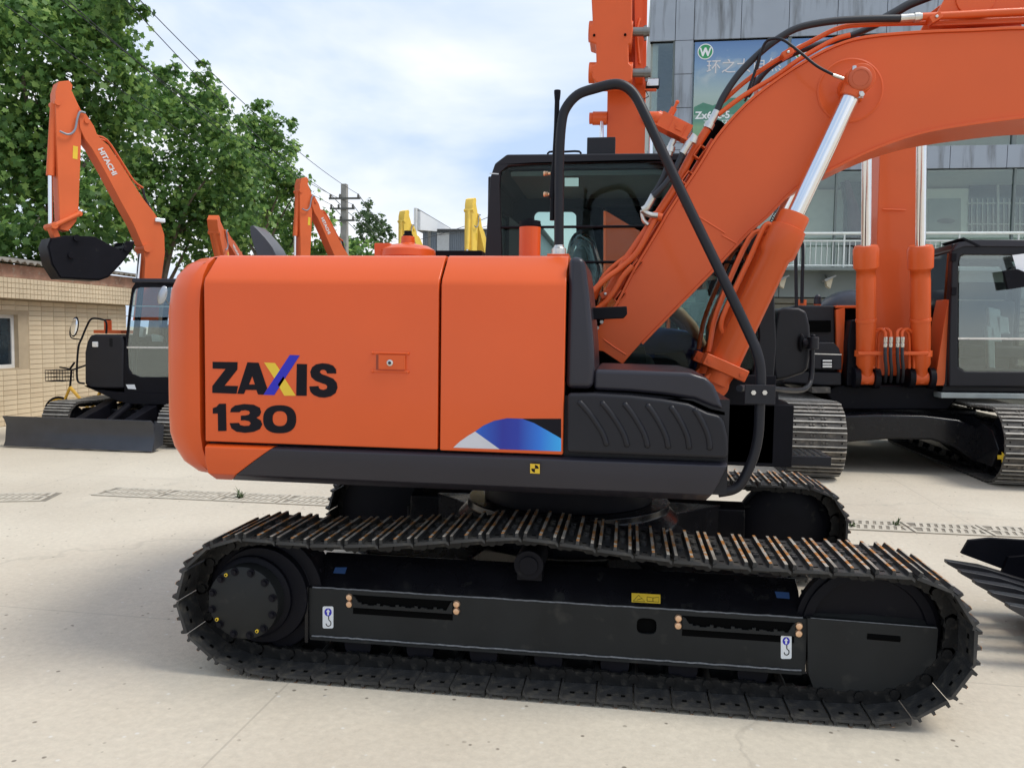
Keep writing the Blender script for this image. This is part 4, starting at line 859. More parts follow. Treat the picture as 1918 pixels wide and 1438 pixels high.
# handrail and mirror
b = MB(); b.tube(smooth_pts([P(u, v, yf-.05) for u, v in ((158, 718), (146, 714), (144, 690), (147, 650), (153, 634), (163, 610), (172, 597), (190, 598), (199, 604), (199, 625))], 5), .014, 8, M=MW); hr_ = b.build('handrail', [BLACK], MINI)
b = MB(); b.tube(smooth_pts([P(u, v, yf-.05) for u, v in ((153, 636), (135, 633), (131, 624), (133, 612))], 5), .009, 6, M=MW); b.build('mirror_stay', [BLACK], hr_)
q = P(140, 612, yf-.06); b = MB(); b.sphere((0, 0, 0), .12, 16, sx=.52, sy=.12, sz=1.25, M=MW @ Matrix.Translation(q) @ Matrix.Rotation(R_(12), 4, 'Y')); b.build('mirror', [BLACK], hr_)
b = MB(); b.sphere((0, 0, 0), .105, 16, sx=.50, sy=.04, sz=1.2, M=MW @ Matrix.Translation(q+Vector((0, -.014, 0))) @ Matrix.Rotation(R_(12), 4, 'Y')); b.build('mirror_face', [MIRROR], hr_)
# cab
cabp = [(232, 736), (231, 700), (233, 650), (240, 580), (246, 540), (254, 527), (265, 524), (400, 524), (410, 540), (410, 740)]
win_u = [(242, 594), (247, 553), (251, 541), (262, 538), (385, 538), (390, 548), (392, 594)]
win_l = [(238, 650), (241, 600), (392, 600), (392, 700), (385, 706), (262, 706), (246, 700), (240, 688)]
wm = [(237, 650), (241, 600), (247, 553), (251, 541), (262, 538), (385, 538), (390, 548), (392, 700), (385, 706), (262, 706), (246, 700), (239, 688)]
b = MB(); b.prism(XZ(cabp, yf), yf, yf+.06, holes=[XZ(wm, yf)], M=MW); b.prism(XZ(cabp, yf), 7.15, 7.2, holes=[XZ([(262, 600), (262, 645), (330, 645), (330, 600)], yf)], M=MW)
zt = P(254, 526, yf).z; zl = P(240, 620, yf).z
for y0 in (yf+.06, 6.6): 
    a0 = P(233, 700, yf); b.add([(P(232, 736, yf).x, y0, P(232, 736, yf).z), (P(254, 527, yf).x, y0, zt), (P(254, 527, yf).x, y0+.07, zt), (P(232, 736, yf).x, y0+.07, P(232, 736, yf).z)] + [(P(240, 736, yf).x, y0, P(232, 736, yf).z), (P(262, 527, yf).x, y0, zt), (P(262, 527, yf).x, y0+.07, zt), (P(240, 736, yf).x, y0+.07, P(232, 736, yf).z)], [(0, 1, 2, 3), (4, 7, 6, 5), (0, 4, 5, 1), (1, 5, 6, 2), (2, 6, 7, 3), (3, 7, 4, 0)], M=MW)
b.bx(P(232, 736, yf).x, P(410, 736, yf).x, yf+.06, 7.15, P(232, 738, yf).z, P(232, 716, yf).z, M=MW)
mc = b.build('cab', [BLACK], MINI, bevel=.015)
b = MB(); b.bx(P(248, 527, yf).x, P(405, 527, yf).x, yf-.02, 7.22, zt-.03, zt+.035, M=MW); b.build('cab_roof', [GREY], mc, bevel=.02, seg=3)
for nm, pl in (('windscreen', win_u), ('lower_windscreen', win_l)):
    b = MB(); b.prism(XZ(pl, yf+.02), yf+.02, yf+.026, M=MW); b.build(nm, [G_SIDE], mc)
b = MB(); b.prism(XZ([(237, 649), (392, 650), (392, 653), (237, 652)], yf), yf+.005, yf+.03, M=MW); b.prism(XZ([(243, 572), (392, 574), (392, 576), (243, 574)], yf), yf+.03, yf+.04, M=MW); b.build('window_rail', [STEEL], mc)
b = MB(); q = P(300, 670, 6.4); b.bx(q.x-.24, q.x+.24, 6.3, 6.8, q.z-.25, q.z-.1, M=MW); b.bx(q.x-.24, q.x+.24, 6.75, 6.87, q.z-.1, q.z+.5, M=MW); b.build('seat', [SEAT], mc, bevel=.03)
b = MB()
for u, v0, v1, w_ in ((287, 640, 708, 8), (292, 625, 660, 10), (262, 610, 632, 8)): b.prism(XZ([(u-w_, v0), (u+w_, v0+4), (u+w_-3, v1), (u-w_+4, v1)], 6.25), 6.25, 6.33, M=MW)
b.build('seat_wrap', [mat('white_plastic_film', (.55, .62, .60), .4, var=.2)], mc, bevel=.02)
b = MB(); b.prism(XZ([(236, 720), (252, 720), (255, 729), (240, 728)], yf), yf-.004, yf, M=MW); b.build('label', [WHITE], mc)
q = P(304, 553, yf-.22); b = MB(); b.sphere((0, 0, 0), .11, 16, sx=.62, sy=.25, sz=1.25, M=MW @ Matrix.Translation(q) @ Matrix.Rotation(R_(18), 4, 'Y')); b.tube([P(318, 572, yf-.02), P(310, 560, yf-.2)], .008, 6, M=MW); b.build('cab_mirror', [mat('silver_mirror_back', (.45, .47, .5), .25, metal=.6)], mc)
# boom, arm and bucket in the slanted boom plane
BP = BoomPlane((MC[0], MC[1]), (-.574, -.82), MW)
w2 = .13
boomo = [(147, 205), (160, 212), (176, 236), (182, 252), (190, 262), (203, 272), (222, 300), (246, 338), (268, 372), (290, 400), (301, 418), (308, 440), (309, 475), (303, 520), (297, 600), (262, 600), (270, 530), (272, 490), (268, 462), (250, 420), (225, 375), (196, 320), (172, 278), (160, 262), (150, 240)]
b = MB(); b.prism(BP.T(boomo, w2), -w2, w2, M=BP.M); MB_ = b.build('boom', [ORANGE_F], MINI, bevel=.006, sharp=28)
b = MB(); b.tube(smooth_pts(BP.T3([(133, 172), (150, 208), (178, 255), (192, 262), (206, 270), (232, 312), (262, 355)], -.05), 3), .014, 6, M=BP.M); b.tube(smooth_pts(BP.T3([(128, 172), (146, 210), (175, 250), (200, 262), (226, 300), (250, 338), (268, 352)], .05), 3), .014, 6, M=BP.M); b.build('boom_pipe', [ORANGE_F], MB_)
b = MB(); b.tube(smooth_pts(BP.T3([(254, 345), (266, 352), (272, 372), (284, 395)], .02), 4), .02, 8, M=BP.M); b.build('hydraulic_hose', [RUBBER], MB_)
b = MB(); b.tube(smooth_pts(BP.T3([(112, 246), (128, 252), (140, 244), (145, 222), (150, 210), (160, 212)], w2+.03), 5), .014, 8, M=BP.M); b.build('hydraulic_hose', [mat('grey_hose', (.22, .25, .30), .4)], MB_)
armo = [(104, 172), (110, 153), (130, 151), (136, 160), (134, 172), (147, 200), (153, 240), (150, 320), (147, 395), (143, 415), (128, 433), (113, 430), (109, 340), (106, 260)]
b = MB(); b.prism(BP.T(armo, .11), -.11, .11, M=BP.M); MA_ = b.build('arm', [ORANGE_F], MINI, bevel=.006, sharp=28)
a0, a1 = BP.t(107, 196, 0), BP.t(99, 330, 0); a2 = BP.t(98, 425, 0)
cylv = lambda t: (t[0]+.05, 0, t[1])
b = MB(); b.cyl((a0[0]+.03, 0, a0[1]), (a1[0]+.03, 0, a1[1]), .055, n=18, M=BP.M); b.cyl((a0[0]+.03, -.13, a0[1]), (a0[0]+.03, .13, a0[1]), .04, n=14, M=BP.M); bc = b.build('bucket_cylinder', [ORANGE_F], MA_)
b = MB(); b.cyl((a1[0]+.03, 0, a1[1]), (a2[0]+.02, 0, a2[1]), .030, n=14, M=BP.M); b.build('piston_rod', [CHROME], MA_)
b = MB(); pv = BP.t(142, 402, 0); l1 = (a2[0]+.02, a2[1])
for yy in (-.14, .14): b.tube([(pv[0], yy, pv[1]), (l1[0], yy, l1[1])], .035, 8, M=BP.M)
b.cyl((l1[0], -.17, l1[1]), (l1[0], .17, l1[1]), .045, n=14, M=BP.M); b.cyl((pv[0], -.16, pv[1]), (pv[0], .16, pv[1]), .04, n=14, M=BP.M)
l2 = BP.t(118, 474, 0); b.prism([(l1[0]-.04, l1[1]), (l1[0]+.05, l1[1]+.02), (l2[0]+.07, l2[1]), (l2[0]-.03, l2[1]-.03)], -.06, .10, M=BP.M); b.build('bucket_link', [ORANGE_F], MA_, bevel=.008)
b = MB(); st = BP.T([(137, 273), (146, 275), (145, 299), (136, 297)], .111); b.prism(st, .111, .113, M=BP.M); b.build('caution_sticker', [YEL_P], MA_)
for k, (u, v, t_) in enumerate(((141.5, 280, '!'), (140.5, 291, 'i'))):
    pass
bko = [(92, 462), (98, 446), (122, 441), (176, 443), (205, 458), (228, 470), (236, 452), (250, 452), (247, 465), (226, 492), (202, 517), (186, 523), (114, 519), (99, 494)]
bpts = BP.T(bko, .2)
b = MB(); b.prism(bpts, .18, .205, M=BP.M); b.prism(bpts, -.205, -.18, M=BP.M)
b.strip(BP.T([(250, 452), (247, 465), (226, 492), (202, 517), (186, 523), (114, 519), (99, 494), (92, 462), (98, 446)], .2), -.02, -.19, .19, M=BP.M)
b.build('bucket', [BLACK], MINI, bevel=.006, sharp=30)
for (u, v) in ((143, 446), (133, 478), (236, 465)): q = BP.t(u, v, .2); b = MB(); b.cyl((q[0], -.12, q[1]), (q[0], .235, q[1]), .045, n=14, M=BP.M); b.build('bucket_pin', [BLACK], MINI)
q0 = BP.t(263, 476, .0); q1 = BP.t(257, 540, .0)
b = MB(); b.cyl((q0[0], 0, q0[1]), (q1[0], 0, q1[1]), .035, n=14, M=BP.M); b.build('piston_rod', [CHROME], MB_)
b = MB(); q0 = BP.t(268, 466, .0); b.cyl((q0[0], -.17, q0[1]), (q0[0], .17, q0[1]), .06, n=16, M=BP.M); b.build('boom_pin', [ORANGE_F], MB_); b = MB(); q0 = BP.t(156, 230, 0); b.cyl((q0[0], -.15, q0[1]), (q0[0], .15, q0[1]), .035, n=14, M=BP.M); b.build('boom_pin', [ORANGE_F], MB_)
q0 = BP.t(297, 413, .1); b = MB(); b.bx(q0[0]-.08, q0[0]+.07, .04, .16, q0[1]-.03, q0[1]+.03, M=BP.M); b.build('work_lamp', [LAMP], MB_, bevel=.01)
c0 = BP.t(187, 278, w2); c1 = BP.t(215, 328, w2); ang = math.atan2(c1[1]-c0[1], -(c1[0]-c0[0])); ln = math.hypot(c1[0]-c0[0], c1[1]-c0[1])
X_ = Vector((c1[0]-c0[0], 0, c1[1]-c0[1])).normalized(); Z_ = Vector((0, 1, 0)); Yv = Z_.cross(X_)
Mt = Matrix((X_, Yv, Z_)).transposed().to_4x4(); Mt.translation = Vector(((c0[0]+c1[0])/2, w2+.003, (c0[1]+c1[1])/2))
text_mesh('HITACHI', ln/3.9, WHITE_T, 'lettering', MB_, BP.M @ Mt, bold=.004)
# same kind of machine further back: copies standing behind the foreground excavator
def far_mini(pos, rz, label, grp='compact orange excavators parked on the left', tilt=0, skip=()):
    c = copy_tree(MINI, None, skip); c.location = pos; c.rotation_euler = (0, 0, rz); c['label'] = label; c['group'] = grp
    if tilt:
        for o in [x for x in bpy.data.objects if x.parent == c and x.name.split('.')[0] in ('boom', 'arm', 'bucket', 'bucket_pin')]:
            s, z = BP.t(280, 600, 0); piv = BP.M @ Vector((s, 0, z)); ax = (BP.M.to_3x3() @ Vector((0, 1, 0)))
            o.matrix_local = Matrix.Translation(piv) @ Matrix.Rotation(tilt, 4, ax) @ Matrix.Translation(-piv)
    return c
def at_depth(u, v0, d):  # ground point below pixel column u at view distance d
    p = CAM+ray(u, v0)*d; return Vector((p.x, p.y, 0))
tipw = lambda d, u: at_depth(u, 620, d)
# offset from machine centre to arm tip
armtip = BP.A @ Vector((BP.t(120, 152, 0)[0], 0, 0)); off = Vector((armtip.x-MC[0], armtip.y-MC[1], 0))
def place_tip(u, d, rz=MR):
    r = Matrix.Rotation(rz-MR, 3, 'Z'); return tipw(d, u)-(r @ off)
far_mini(place_tip(568, 18.0), MR, 'orange compact excavator whose raised arm stands left of the utility pole')
far_mini(place_tip(448, 18.6, MR+R_(42)), MR+R_(42), 'orange compact excavator showing only its arm tip low above the engine hood', tilt=R_(30))
YG = 'yellow excavators standing far behind'
ymap = {}
def recolour(root, src, dst, keep=()):
    for o in [x for x in bpy.data.objects if x.parent == root]:
        if o.data is not None and any(mm in src for mm in o.data.materials):
            k = o.data.name
            if k not in ymap:
                me = o.data.copy()
                for i, mm in enumerate(me.materials):
                    if mm in src: me.materials[i] = dst
                ymap[k] = me
            o.data = ymap[k]
        recolour(o, src, dst)
for u, d, rz, lab in ((757, 22.6, MR+R_(8), 'yellow excavator with its arm tip left of the white billboard'), (880, 20.4, MR+R_(20), 'yellow excavator with its tall arm beside the dark cab of the front machine')):
    c = far_mini(place_tip(u, d, rz), rz, lab, YG, skip=('dozer_blade', 'lettering')); recolour(c, (ORANGE_F,), YELLOW)

# ================================================================== big orange excavator on the right, facing us
BC = (3.68, 6.9, 0); BW = Winv(BC, MR)
BIG = empty('excavator', BC, MR, 'big orange excavator facing the camera with its boom raised, at the right edge', 'excavator')
for s_ in (-1, 1):
    yc = s_*1.145
    crawler(BIG, oval(1.72, .42, .035, .03, 12), yc, .62, [TRACK_D, WORN_D, DARKH], BLACK_F, 46)
    fr = MB(); fr.prism([(-1.8, .2), (1.75, .2), (1.9, .42), (1.7, .62), (1.2, .72), (-1.6, .72), (-1.9, .45)], yc-.27, yc+.14)
    o = fr.build('track_frame', [BLACK_F], BIG, bevel=.012)
    for k in (-1.72, 1.72):
        c = MB(); c.lathe([(.12, -.16), (.36, -.14), (.40, -.06), (.40, .06), (.36, .14), (.12, .16)], (k, yc, .455), (0, 1, 0), 32); c.build('idler', [BLACK], BIG, bevel=.004)
    for k in range(7):
        c = MB(); c.cyl((-1.3+k*.43, yc-.14, .16), (-1.3+k*.43, yc+.14, .16), .09, n=16); c.build('track_roller', [BLACK], o)
y5 = 5.6
b = MB(); arch = XZ([(1560, 800), (1580, 778), (1640, 776), (1730, 778), (1795, 786), (1860, 812), (1884, 838), (1896, 872), (1893, 905), (1850, 882), (1790, 838), (1745, 824), (1660, 823), (1590, 828), (1560, 850)], y5)
b.prism(arch, y5, 6.2, M=BW); b.bx(2.6, 4.8, 6.2, 8.2, .42, .78, M=BW); b.cyl((3.68, 6.9, .78), (3.68, 6.9, 1.02), .62, n=40, M=BW); cf = b.build('centre_frame', [BLACK_F], BIG, bevel=.03, seg=3)
st = lambda pts, y, m_, nm, par, th=.003: (lambda bb: (bb.prism(XZ(pts, y), y-th, y, M=BW), bb.build(nm, [m_], par))[1])(MB())
def st_x(pts, x, m_, nm, par):
    b = MB(); n = len(pts); A = [PX(u, v, x) for u, v in pts]; B = [p-Vector((.004, 0, 0)) for p in A]
    b.add(A+B, [tuple(range(n)), tuple(range(2*n-1, n-1, -1))]+[(i, (i+1) % n, n+(i+1) % n, n+i) for i in range(n)], M=BW); return b.build(nm, [m_], par)
st([(1842, 829), (1852, 830), (1852, 841), (1842, 840)], y5-.001, SKYBLUE, 'blue_sticker', cf)
st_x([(1869, 852), (1877, 852), (1877, 846), (1886, 856), (1877, 866), (1877, 860), (1869, 860)], 4.552, YEL_P, 'arrow_sticker', cf)
yF = 6.0
# upper structure
b = MB(); b.prism(XZ([(1565, 722), (1800, 722), (1800, 740), (1775, 768), (1570, 768), (1545, 735)], yF), yF, 9.2, M=BW); b.build('upper_frame', [BLACK], BIG, bevel=.03, seg=3)
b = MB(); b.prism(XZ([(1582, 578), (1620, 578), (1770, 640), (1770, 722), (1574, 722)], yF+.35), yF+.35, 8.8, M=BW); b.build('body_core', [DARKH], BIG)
b = MB(); b.prism(XZ([(1566, 580), (1583, 576), (1581, 665), (1574, 720), (1567, 660)], yF+.1), yF+.1, yF+.2, M=BW); b.prism(XZ([(1566, 572), (1612, 572), (1612, 577), (1566, 577)], yF+.1), yF+.1, yF+.9, M=BW); b.build('side_post', [ORANGE_B], BIG, bevel=.008)
b = MB(); b.prism(XZ([(1444, 592), (1460, 582), (1490, 572), (1564, 572), (1566, 650), (1567, 720), (1445, 720), (1442, 640)], yF+.15), yF+.15, 8.9, M=BW); sb = b.build('side_cover', [GREY_MATT], BIG, bevel=.03, seg=3)
b = MB(); b.prism(XZ([(1424, 610), (1444, 590), (1470, 578), (1470, 640), (1460, 660), (1440, 658)], yF+.3), yF+.12, 9.0, M=BW); b.build('side_panel', [ORANGE_F], BIG, bevel=.03, seg=3)
b = MB(); b.prism(XZ([(1512, 600), (1560, 600), (1560, 622), (1512, 622)], yF), yF+.10, yF+.16, M=BW); b.build('vent', [DARKH], sb)
b = MB(); b.prism(XZ([(1470, 645), (1478, 641), (1562, 641), (1572, 652), (1577, 668), (1577, 693), (1470, 690)], yF-.15), yF-.15, yF+.3, M=BW); tbx = b.build('toolbox', [GREY_MATT], BIG, bevel=.02, seg=3)
b = MB(); b.prism(XZ([(1472, 660), (1576, 663), (1576, 665), (1472, 662)], yF-.15), yF-.156, yF-.10, M=BW); b.build('lid_seam', [STEEL], tbx)
b = MB(); b.prism(XZ(rrect(1539, 672, 1560, 690, 3), yF-.16), yF-.165, yF-.14, M=BW); hl = b.build('headlight', [BLACK], tbx)
for v in (676, 682, 687): 
    b = MB(); b.prism(XZ([(1541, v-2), (1558, v-2), (1558, v+1), (1541, v+1)], yF-.166), yF-.17, yF-.16, M=BW); b.build('lens', [LAMP], hl)
b = MB(); b.prism(XZ([(1468, 694), (1577, 697), (1577, 722), (1540, 722), (1468, 716)], yF-.1), yF-.1, 8.8, M=BW); b.build('skirt', [GREY_MATT], BIG, bevel=.02)
b = MB(); b.prism(XZ([(1518, 724), (1552, 724), (1552, 735), (1518, 735)], yF-.1), yF-.2, yF+.2, M=BW); b.build('step', [TRACK_D], BIG, bevel=.004)
# engine bulge, cap, exhaust behind
q = P(1590, 578, 7.6); b = MB(); b.sphere((q.x+.12, 7.9, q.z-.1), .55, 24, sx=.95, sy=1, sz=.72, M=BW); b.build('rear_dome', [GREY], BIG)
q = P(1531, 572, 7.4); b = MB(); b.cyl((q.x, 7.4, q.z-.1), (q.x, 7.4, q.z+.02), .05, n=14, M=BW); b.cyl((q.x, 7.4, q.z+.02), (q.x, 7.4, q.z+.10), .055, .05, n=14, m=1, M=BW); b.sphere((q.x, 7.4, q.z+.11), .05, 12, 1, M=BW); b.build('exhaust_cap', [ORANGE_F, GREY], BIG)
q = P(1500, 572, 7.2); b = MB(); b.cyl((q.x, 7.2, q.z-.1), (q.x, 7.2, q.z+.08), .075, n=14, M=BW); b.build('filter_housing', [ORANGE_F], BIG)
b = MB(); b.tube(smooth_pts([P(u, v, yF+.1) for u, v in ((1492, 585), (1491, 520), (1491, 462), (1496, 454), (1502, 456), (1504, 470), (1503, 520), (1502, 568))], 4), .022, 8, M=BW); b.build('handrail', [GREY_MATT], BIG)
# boom mount, cylinders, boom
b = MB(); b.prism(XZ([(1590, 600), (1604, 598), (1612, 640), (1622, 722), (1582, 722), (1584, 640)], yF), yF-.1, yF+.8, M=BW); b.build('boom_mount', [BLACK], BIG, bevel=.02, seg=3); b = MB(); b.prism(XZ([(1742, 640), (1752, 700), (1755, 722), (1728, 722), (1730, 650)], yF), yF+.1, yF+.8, M=BW); b.build('boom_mount', [BLACK], BIG, bevel=.02, seg=3)
def lugs(u):
    c = P(u, 708, yF-.15)
    for dx in (-.12, .12):
        b = MB(); b.cyl((c.x+dx-.035, yF-.15, c.z), (c.x+dx+.035, yF-.15, c.z), .13, n=24, M=BW); b.bx(c.x+dx-.03, c.x+dx+.03, yF-.13, yF+.3, c.z-.12, c.z+.1, M=BW); b.build('cylinder_lug', [BLACK], BIG, bevel=.008)
for u, s_ in ((1622, -1), (1724, 1)):
    lugs(u)
    y0, y1 = 5.85, 5.55
    z = lambda v: P(u, v, 5.7).z
    Abot = P(u, 708, y0); Amid = P(u, 460, y1); Atop = P(u+2, 250, y1-.15)
    b = MB(); ax = (Amid-Abot).normalized(); L = (Amid-Abot).length
    b.lathe([(.08, -.05), (.08, .12), (.115, .18), (.115, L-.42), (.112, L-.4), (.112, L-.30), (.112, L-.28)], Abot, ax, 28, M=BW); b.lathe([(.112, L-.30), (.145, L-.27), (.15, L-.05), (.13, L), (.08, L)], Abot, ax, 28, M=BW); b.lathe([(.085, -.08), (.085, .08)], Abot, (1, 0, 0), 24, M=BW)
    b.lathe([(.124, .72), (.124, .76)], Abot, ax, 28, M=BW)
    cy = b.build('boom_cylinder', [ORANGE_B], BIG, bevel=.004)
    b = MB(); b.cyl(Amid-ax*.1, Atop+(Atop-Amid)*.6, .058, n=20, M=BW); b.build('piston_rod', [CHROME], cy)
def boom_front(W, nm, root, x0b, x1b, zb, x0t, x1t, zt, y_b, y_t, dep):
    v = [(x0b, y_b, zb), (x1b, y_b, zb), (x1b, y_b+dep, zb), (x0b, y_b+dep, zb), (x0t, y_t, zt), (x1t, y_t, zt), (x1t, y_t+dep, zt), (x0t, y_t+dep, zt)]
    b = MB(); b.add(v, [(0, 3, 2, 1), (4, 5, 6, 7), (0, 1, 5, 4), (1, 2, 6, 5), (2, 3, 7, 6), (3, 0, 4, 7)], M=W); return b.build(nm, [ORANGE_B], root, bevel=.012)
pA, pB, pC, pD = P(1636, 660, 6.25), P(1714, 660, 6.25), P(1644, 270, 6.1), P(1734, 270, 6.1)
ext = 1.35
BB = boom_front(BW, 'boom', BIG, pA.x, pB.x, pA.z-.3, pC.x+.0, pD.x+.0, pC.z+ext, 6.25, 6.1-.05, .55)
b = MB(); q0, q1 = P(1655, 392, 6.1), P(1697, 393, 6.1); b.tube([(q0.x, 6.12, q0.z), (q1.x, 6.12, q1.z)], .01, 6, M=BW); b.build('weld_bead', [ORANGE_B], BB)
b = MB(); pC2 = P(1633, 290, 6.5)
b.prism(XZ([(1606, 658), (1738, 658), (1738, 665), (1606, 665)], 5.7), 5.66, 5.72, M=BW); b.build('cross_bar', [ORANGE_B], BIG, bevel=.01)
for u in (1611, 1733):
    b = MB(); c = P(u+(11 if u < 1700 else -9), 662, 5.82); b.cyl((c.x, c.y, c.z-.04), (c.x, c.y, c.z+.04), .135, n=24, M=BW); b.build('clamp_band', [ORANGE_B], BIG, bevel=.005)
for i, u in enumerate((1658, 1668, 1681, 1690)):
    q = P(u, 634, 5.62); k = -1 if i < 2 else 1
    b = MB(); b.tube(smooth_pts([P(u, 636, 5.62), P(u, 622, 5.64), P(u+k*8, 616, 5.68), P(u+k*18, 622, 5.72), P(u+k*22, 636, 5.74), P(u+k*22, 690, 5.76)], 4), .018, 8, M=BW); b.build('hydraulic_pipe', [ORANGE_B], BIG)
    b = MB(); b.lathe([(.020, .0), (.026, .01), (.026, .05), (.019, .055), (.025, .065), (.025, .13)], P(u, 648, 5.62)+Vector((0, 0, -.02)), (0, 0, 1), 14, M=BW); b.build('hose_fitting', [STEEL], BIG)
    b = MB(); b.tube(smooth_pts([P(u, 648, 5.62), P(u, 670, 5.6), P(u+2, 695, 5.64), P(u, 715, 5.8)], 4), .020, 8, M=BW); b.build('hydraulic_hose', [RUBBER], BIG)
# cab of the big excavator
yc0, yc1 = 5.75, 7.5
cf_ = [(1778, 724), (1778, 640), (1782, 520), (1783, 470), (1792, 455), (1812, 450), (2010, 452), (2026, 475), (2030, 724)]
wf = [(1795, 640), (1796, 490), (1799, 480), (1808, 476), (1995, 478), (2005, 490), (2008, 640), (2008, 690), (2000, 696), (1808, 696), (1795, 688)]
b = MB(); b.prism(XZ(cf_, yc0), yc0, yc0+.07, holes=[XZ(wf, yc0)], M=BW); b.prism(XZ(cf_, yc0), yc1-.07, yc1, holes=[XZ([(u, min(v, 600)) for u, v in wf], yc0)], M=BW)
xl = P(1780, 600, yc0).x; xr = P(2026, 600, yc0).x; zb_, zt_ = P(1778, 724, yc0).z, P(1812, 452, yc0).z
zs = P(1790, 690, yc0).z
for xx in (xl, xr-.05):
    b.prism([(yc0+.07, zb_), (yc1-.07, zb_), (yc1-.07, zt_-.02), (yc0+.07, zt_-.02)], xx, xx+.05, holes=[[(yc0+.16, zs+.35), (yc0+.5, zs), (yc1-.25, zs), (yc1-.2, zt_-.14), (yc0+.16, zt_-.12)]], ax='x', M=BW)
b.bx(xl, xr, yc0+.07, yc1-.07, zb_, zb_+.08, M=BW)
bcb = b.build('cab', [GREY_MATT], BIG, bevel=.02, seg=3)
b = MB(); b.prism(XZ([(1750, 715), (1768, 600), (1776, 560), (1780, 560), (1780, 722), (1752, 722)], yc0+.1), yc0+.08, yc0+.5, M=BW); b.build('cab_side_panel', [ORANGE_F], BIG, bevel=.01)
b = MB(); b.prism(XZ([(1784, 470), (1794, 454), (1816, 449), (2000, 450), (2022, 468), (2010, 464), (1806, 462)], yc0), yc0-.02, yc1+.02, M=BW); b.build('cab_roof', [GREY], bcb, bevel=.012)
b = MB(); b.prism(XZ([(1798, 447), (1830, 463), (1835, 461), (1803, 445)], yc0), yc0-.03, yc0+.6, M=BW); b.build('roof_guard', [BLACK], bcb)
wu = [(1796, 632), (1797, 490), (1800, 481), (1808, 478), (1995, 480), (2004, 490), (2007, 633)]
wl = [(1796, 637), (2007, 638), (2007, 690), (2000, 695), (1808, 695), (1796, 687)]
b = MB(); b.prism(XZ(wu, yc0+.02), yc0+.02, yc0+.028, M=BW); b.build('windscreen', [G_SIDE], bcb)
b = MB(); b.prism(XZ(wl, yc0+.02), yc0+.02, yc0+.028, M=BW); b.build('lower_windscreen', [G_SIDE], bcb)
b = MB(); b.prism([(yc0+.16, zs+.35), (yc0+.5, zs), (yc1-.25, zs), (yc1-.2, zt_-.14), (yc0+.16, zt_-.12)], xl+.02, xl+.026, ax='x', M=BW); b.build('side_window', [G_SIDE], bcb)
b = MB(); b.prism(XZ([(1795, 632), (2008, 633), (2008, 637), (1795, 636)], yc0), yc0+.004, yc0+.03, M=BW); b.build('window_rail', [STEEL], bcb)
b = MB(); b.bx(xl+.35, xr-.3, 6.3, 6.8, zb_+.35, zb_+.5, M=BW); b.bx(xl+.35, xr-.3, 6.75, 6.9, zb_+.45, zb_+1.1, M=BW); b.bx(xl+.45, xr-.4, 6.78, 6.88, zb_+1.12, zb_+1.35, M=BW); b.bx(xl+.1, xr-.1, yc0+.2, yc1-.2, zb_+.05, zb_+.12, M=BW); b.build('seat', [SEAT], bcb, bevel=.04, seg=3)
b = MB()
for u, v0, v1, w_ in ((1858, 610, 690, 9), (1866, 575, 640, 14), (1880, 590, 625, 16)): b.prism(XZ([(u-w_, v0), (u+w_*.6, v0+5), (u+w_*.7, v1-4), (u+w_*.9, v1), (u-w_*.6, v1)], 6.2), 6.2, 6.3, M=BW)
b.build('seat_wrap', [bpy.data.materials['white_plastic_film']], bcb, bevel=.03)
b = MB(); b.prism(XZ([(1874, 508), (1900, 505), (1916, 512), (1914, 538), (1882, 543)], yc0-.05), yc0-.14, yc0-.08, M=BW); b.tube([P(1900, 500, yc0-.02), P(1895, 510, yc0-.1)], .01, 6, M=BW); b.build('cab_mirror', [BLACK], bcb, bevel=.01)
b = MB(); b.prism(XZ([(1896, 478), (1960, 470), (1966, 514), (1908, 520)], yc0-.1), yc0-.104, yc0-.10, M=BW); b.build('paper_sheet', [mat('white_paper', (.85, .86, .88), .6, var=.02)], bcb)
b = MB(); b.prism(XZ([(1760, 735), (2040, 738), (2040, 748), (1760, 745)], yF-.2), yF-.25, 7.8, M=BW); b.build('side_skirt', [mat('light_steel_step', (.30, .33, .32), .5, var=.1)], BIG, bevel=.01)
b = MB(); b.prism(XZ([(1768, 700), (2040, 700), (2040, 736), (1762, 734)], yF-.1), yF-.12, 7.8, M=BW); b.build('cab_plinth', [GREY_MATT], BIG, bevel=.02)
st([(1755, 709), (1760, 709), (1760, 721), (1755, 721)], yF-.125, WHITE, 'label', BIG)
b = MB(); q = P(1785, 560, yc0); 
for v in (482, 545): c = P(1786, v, yc0-.01); b = MB(); b.bx(c.x-.03, c.x+.03, yc0-.03, yc0+.02, c.z-.05, c.z+.05, M=BW); b.build('hinge', [BLACK], bcb, bevel=.006)

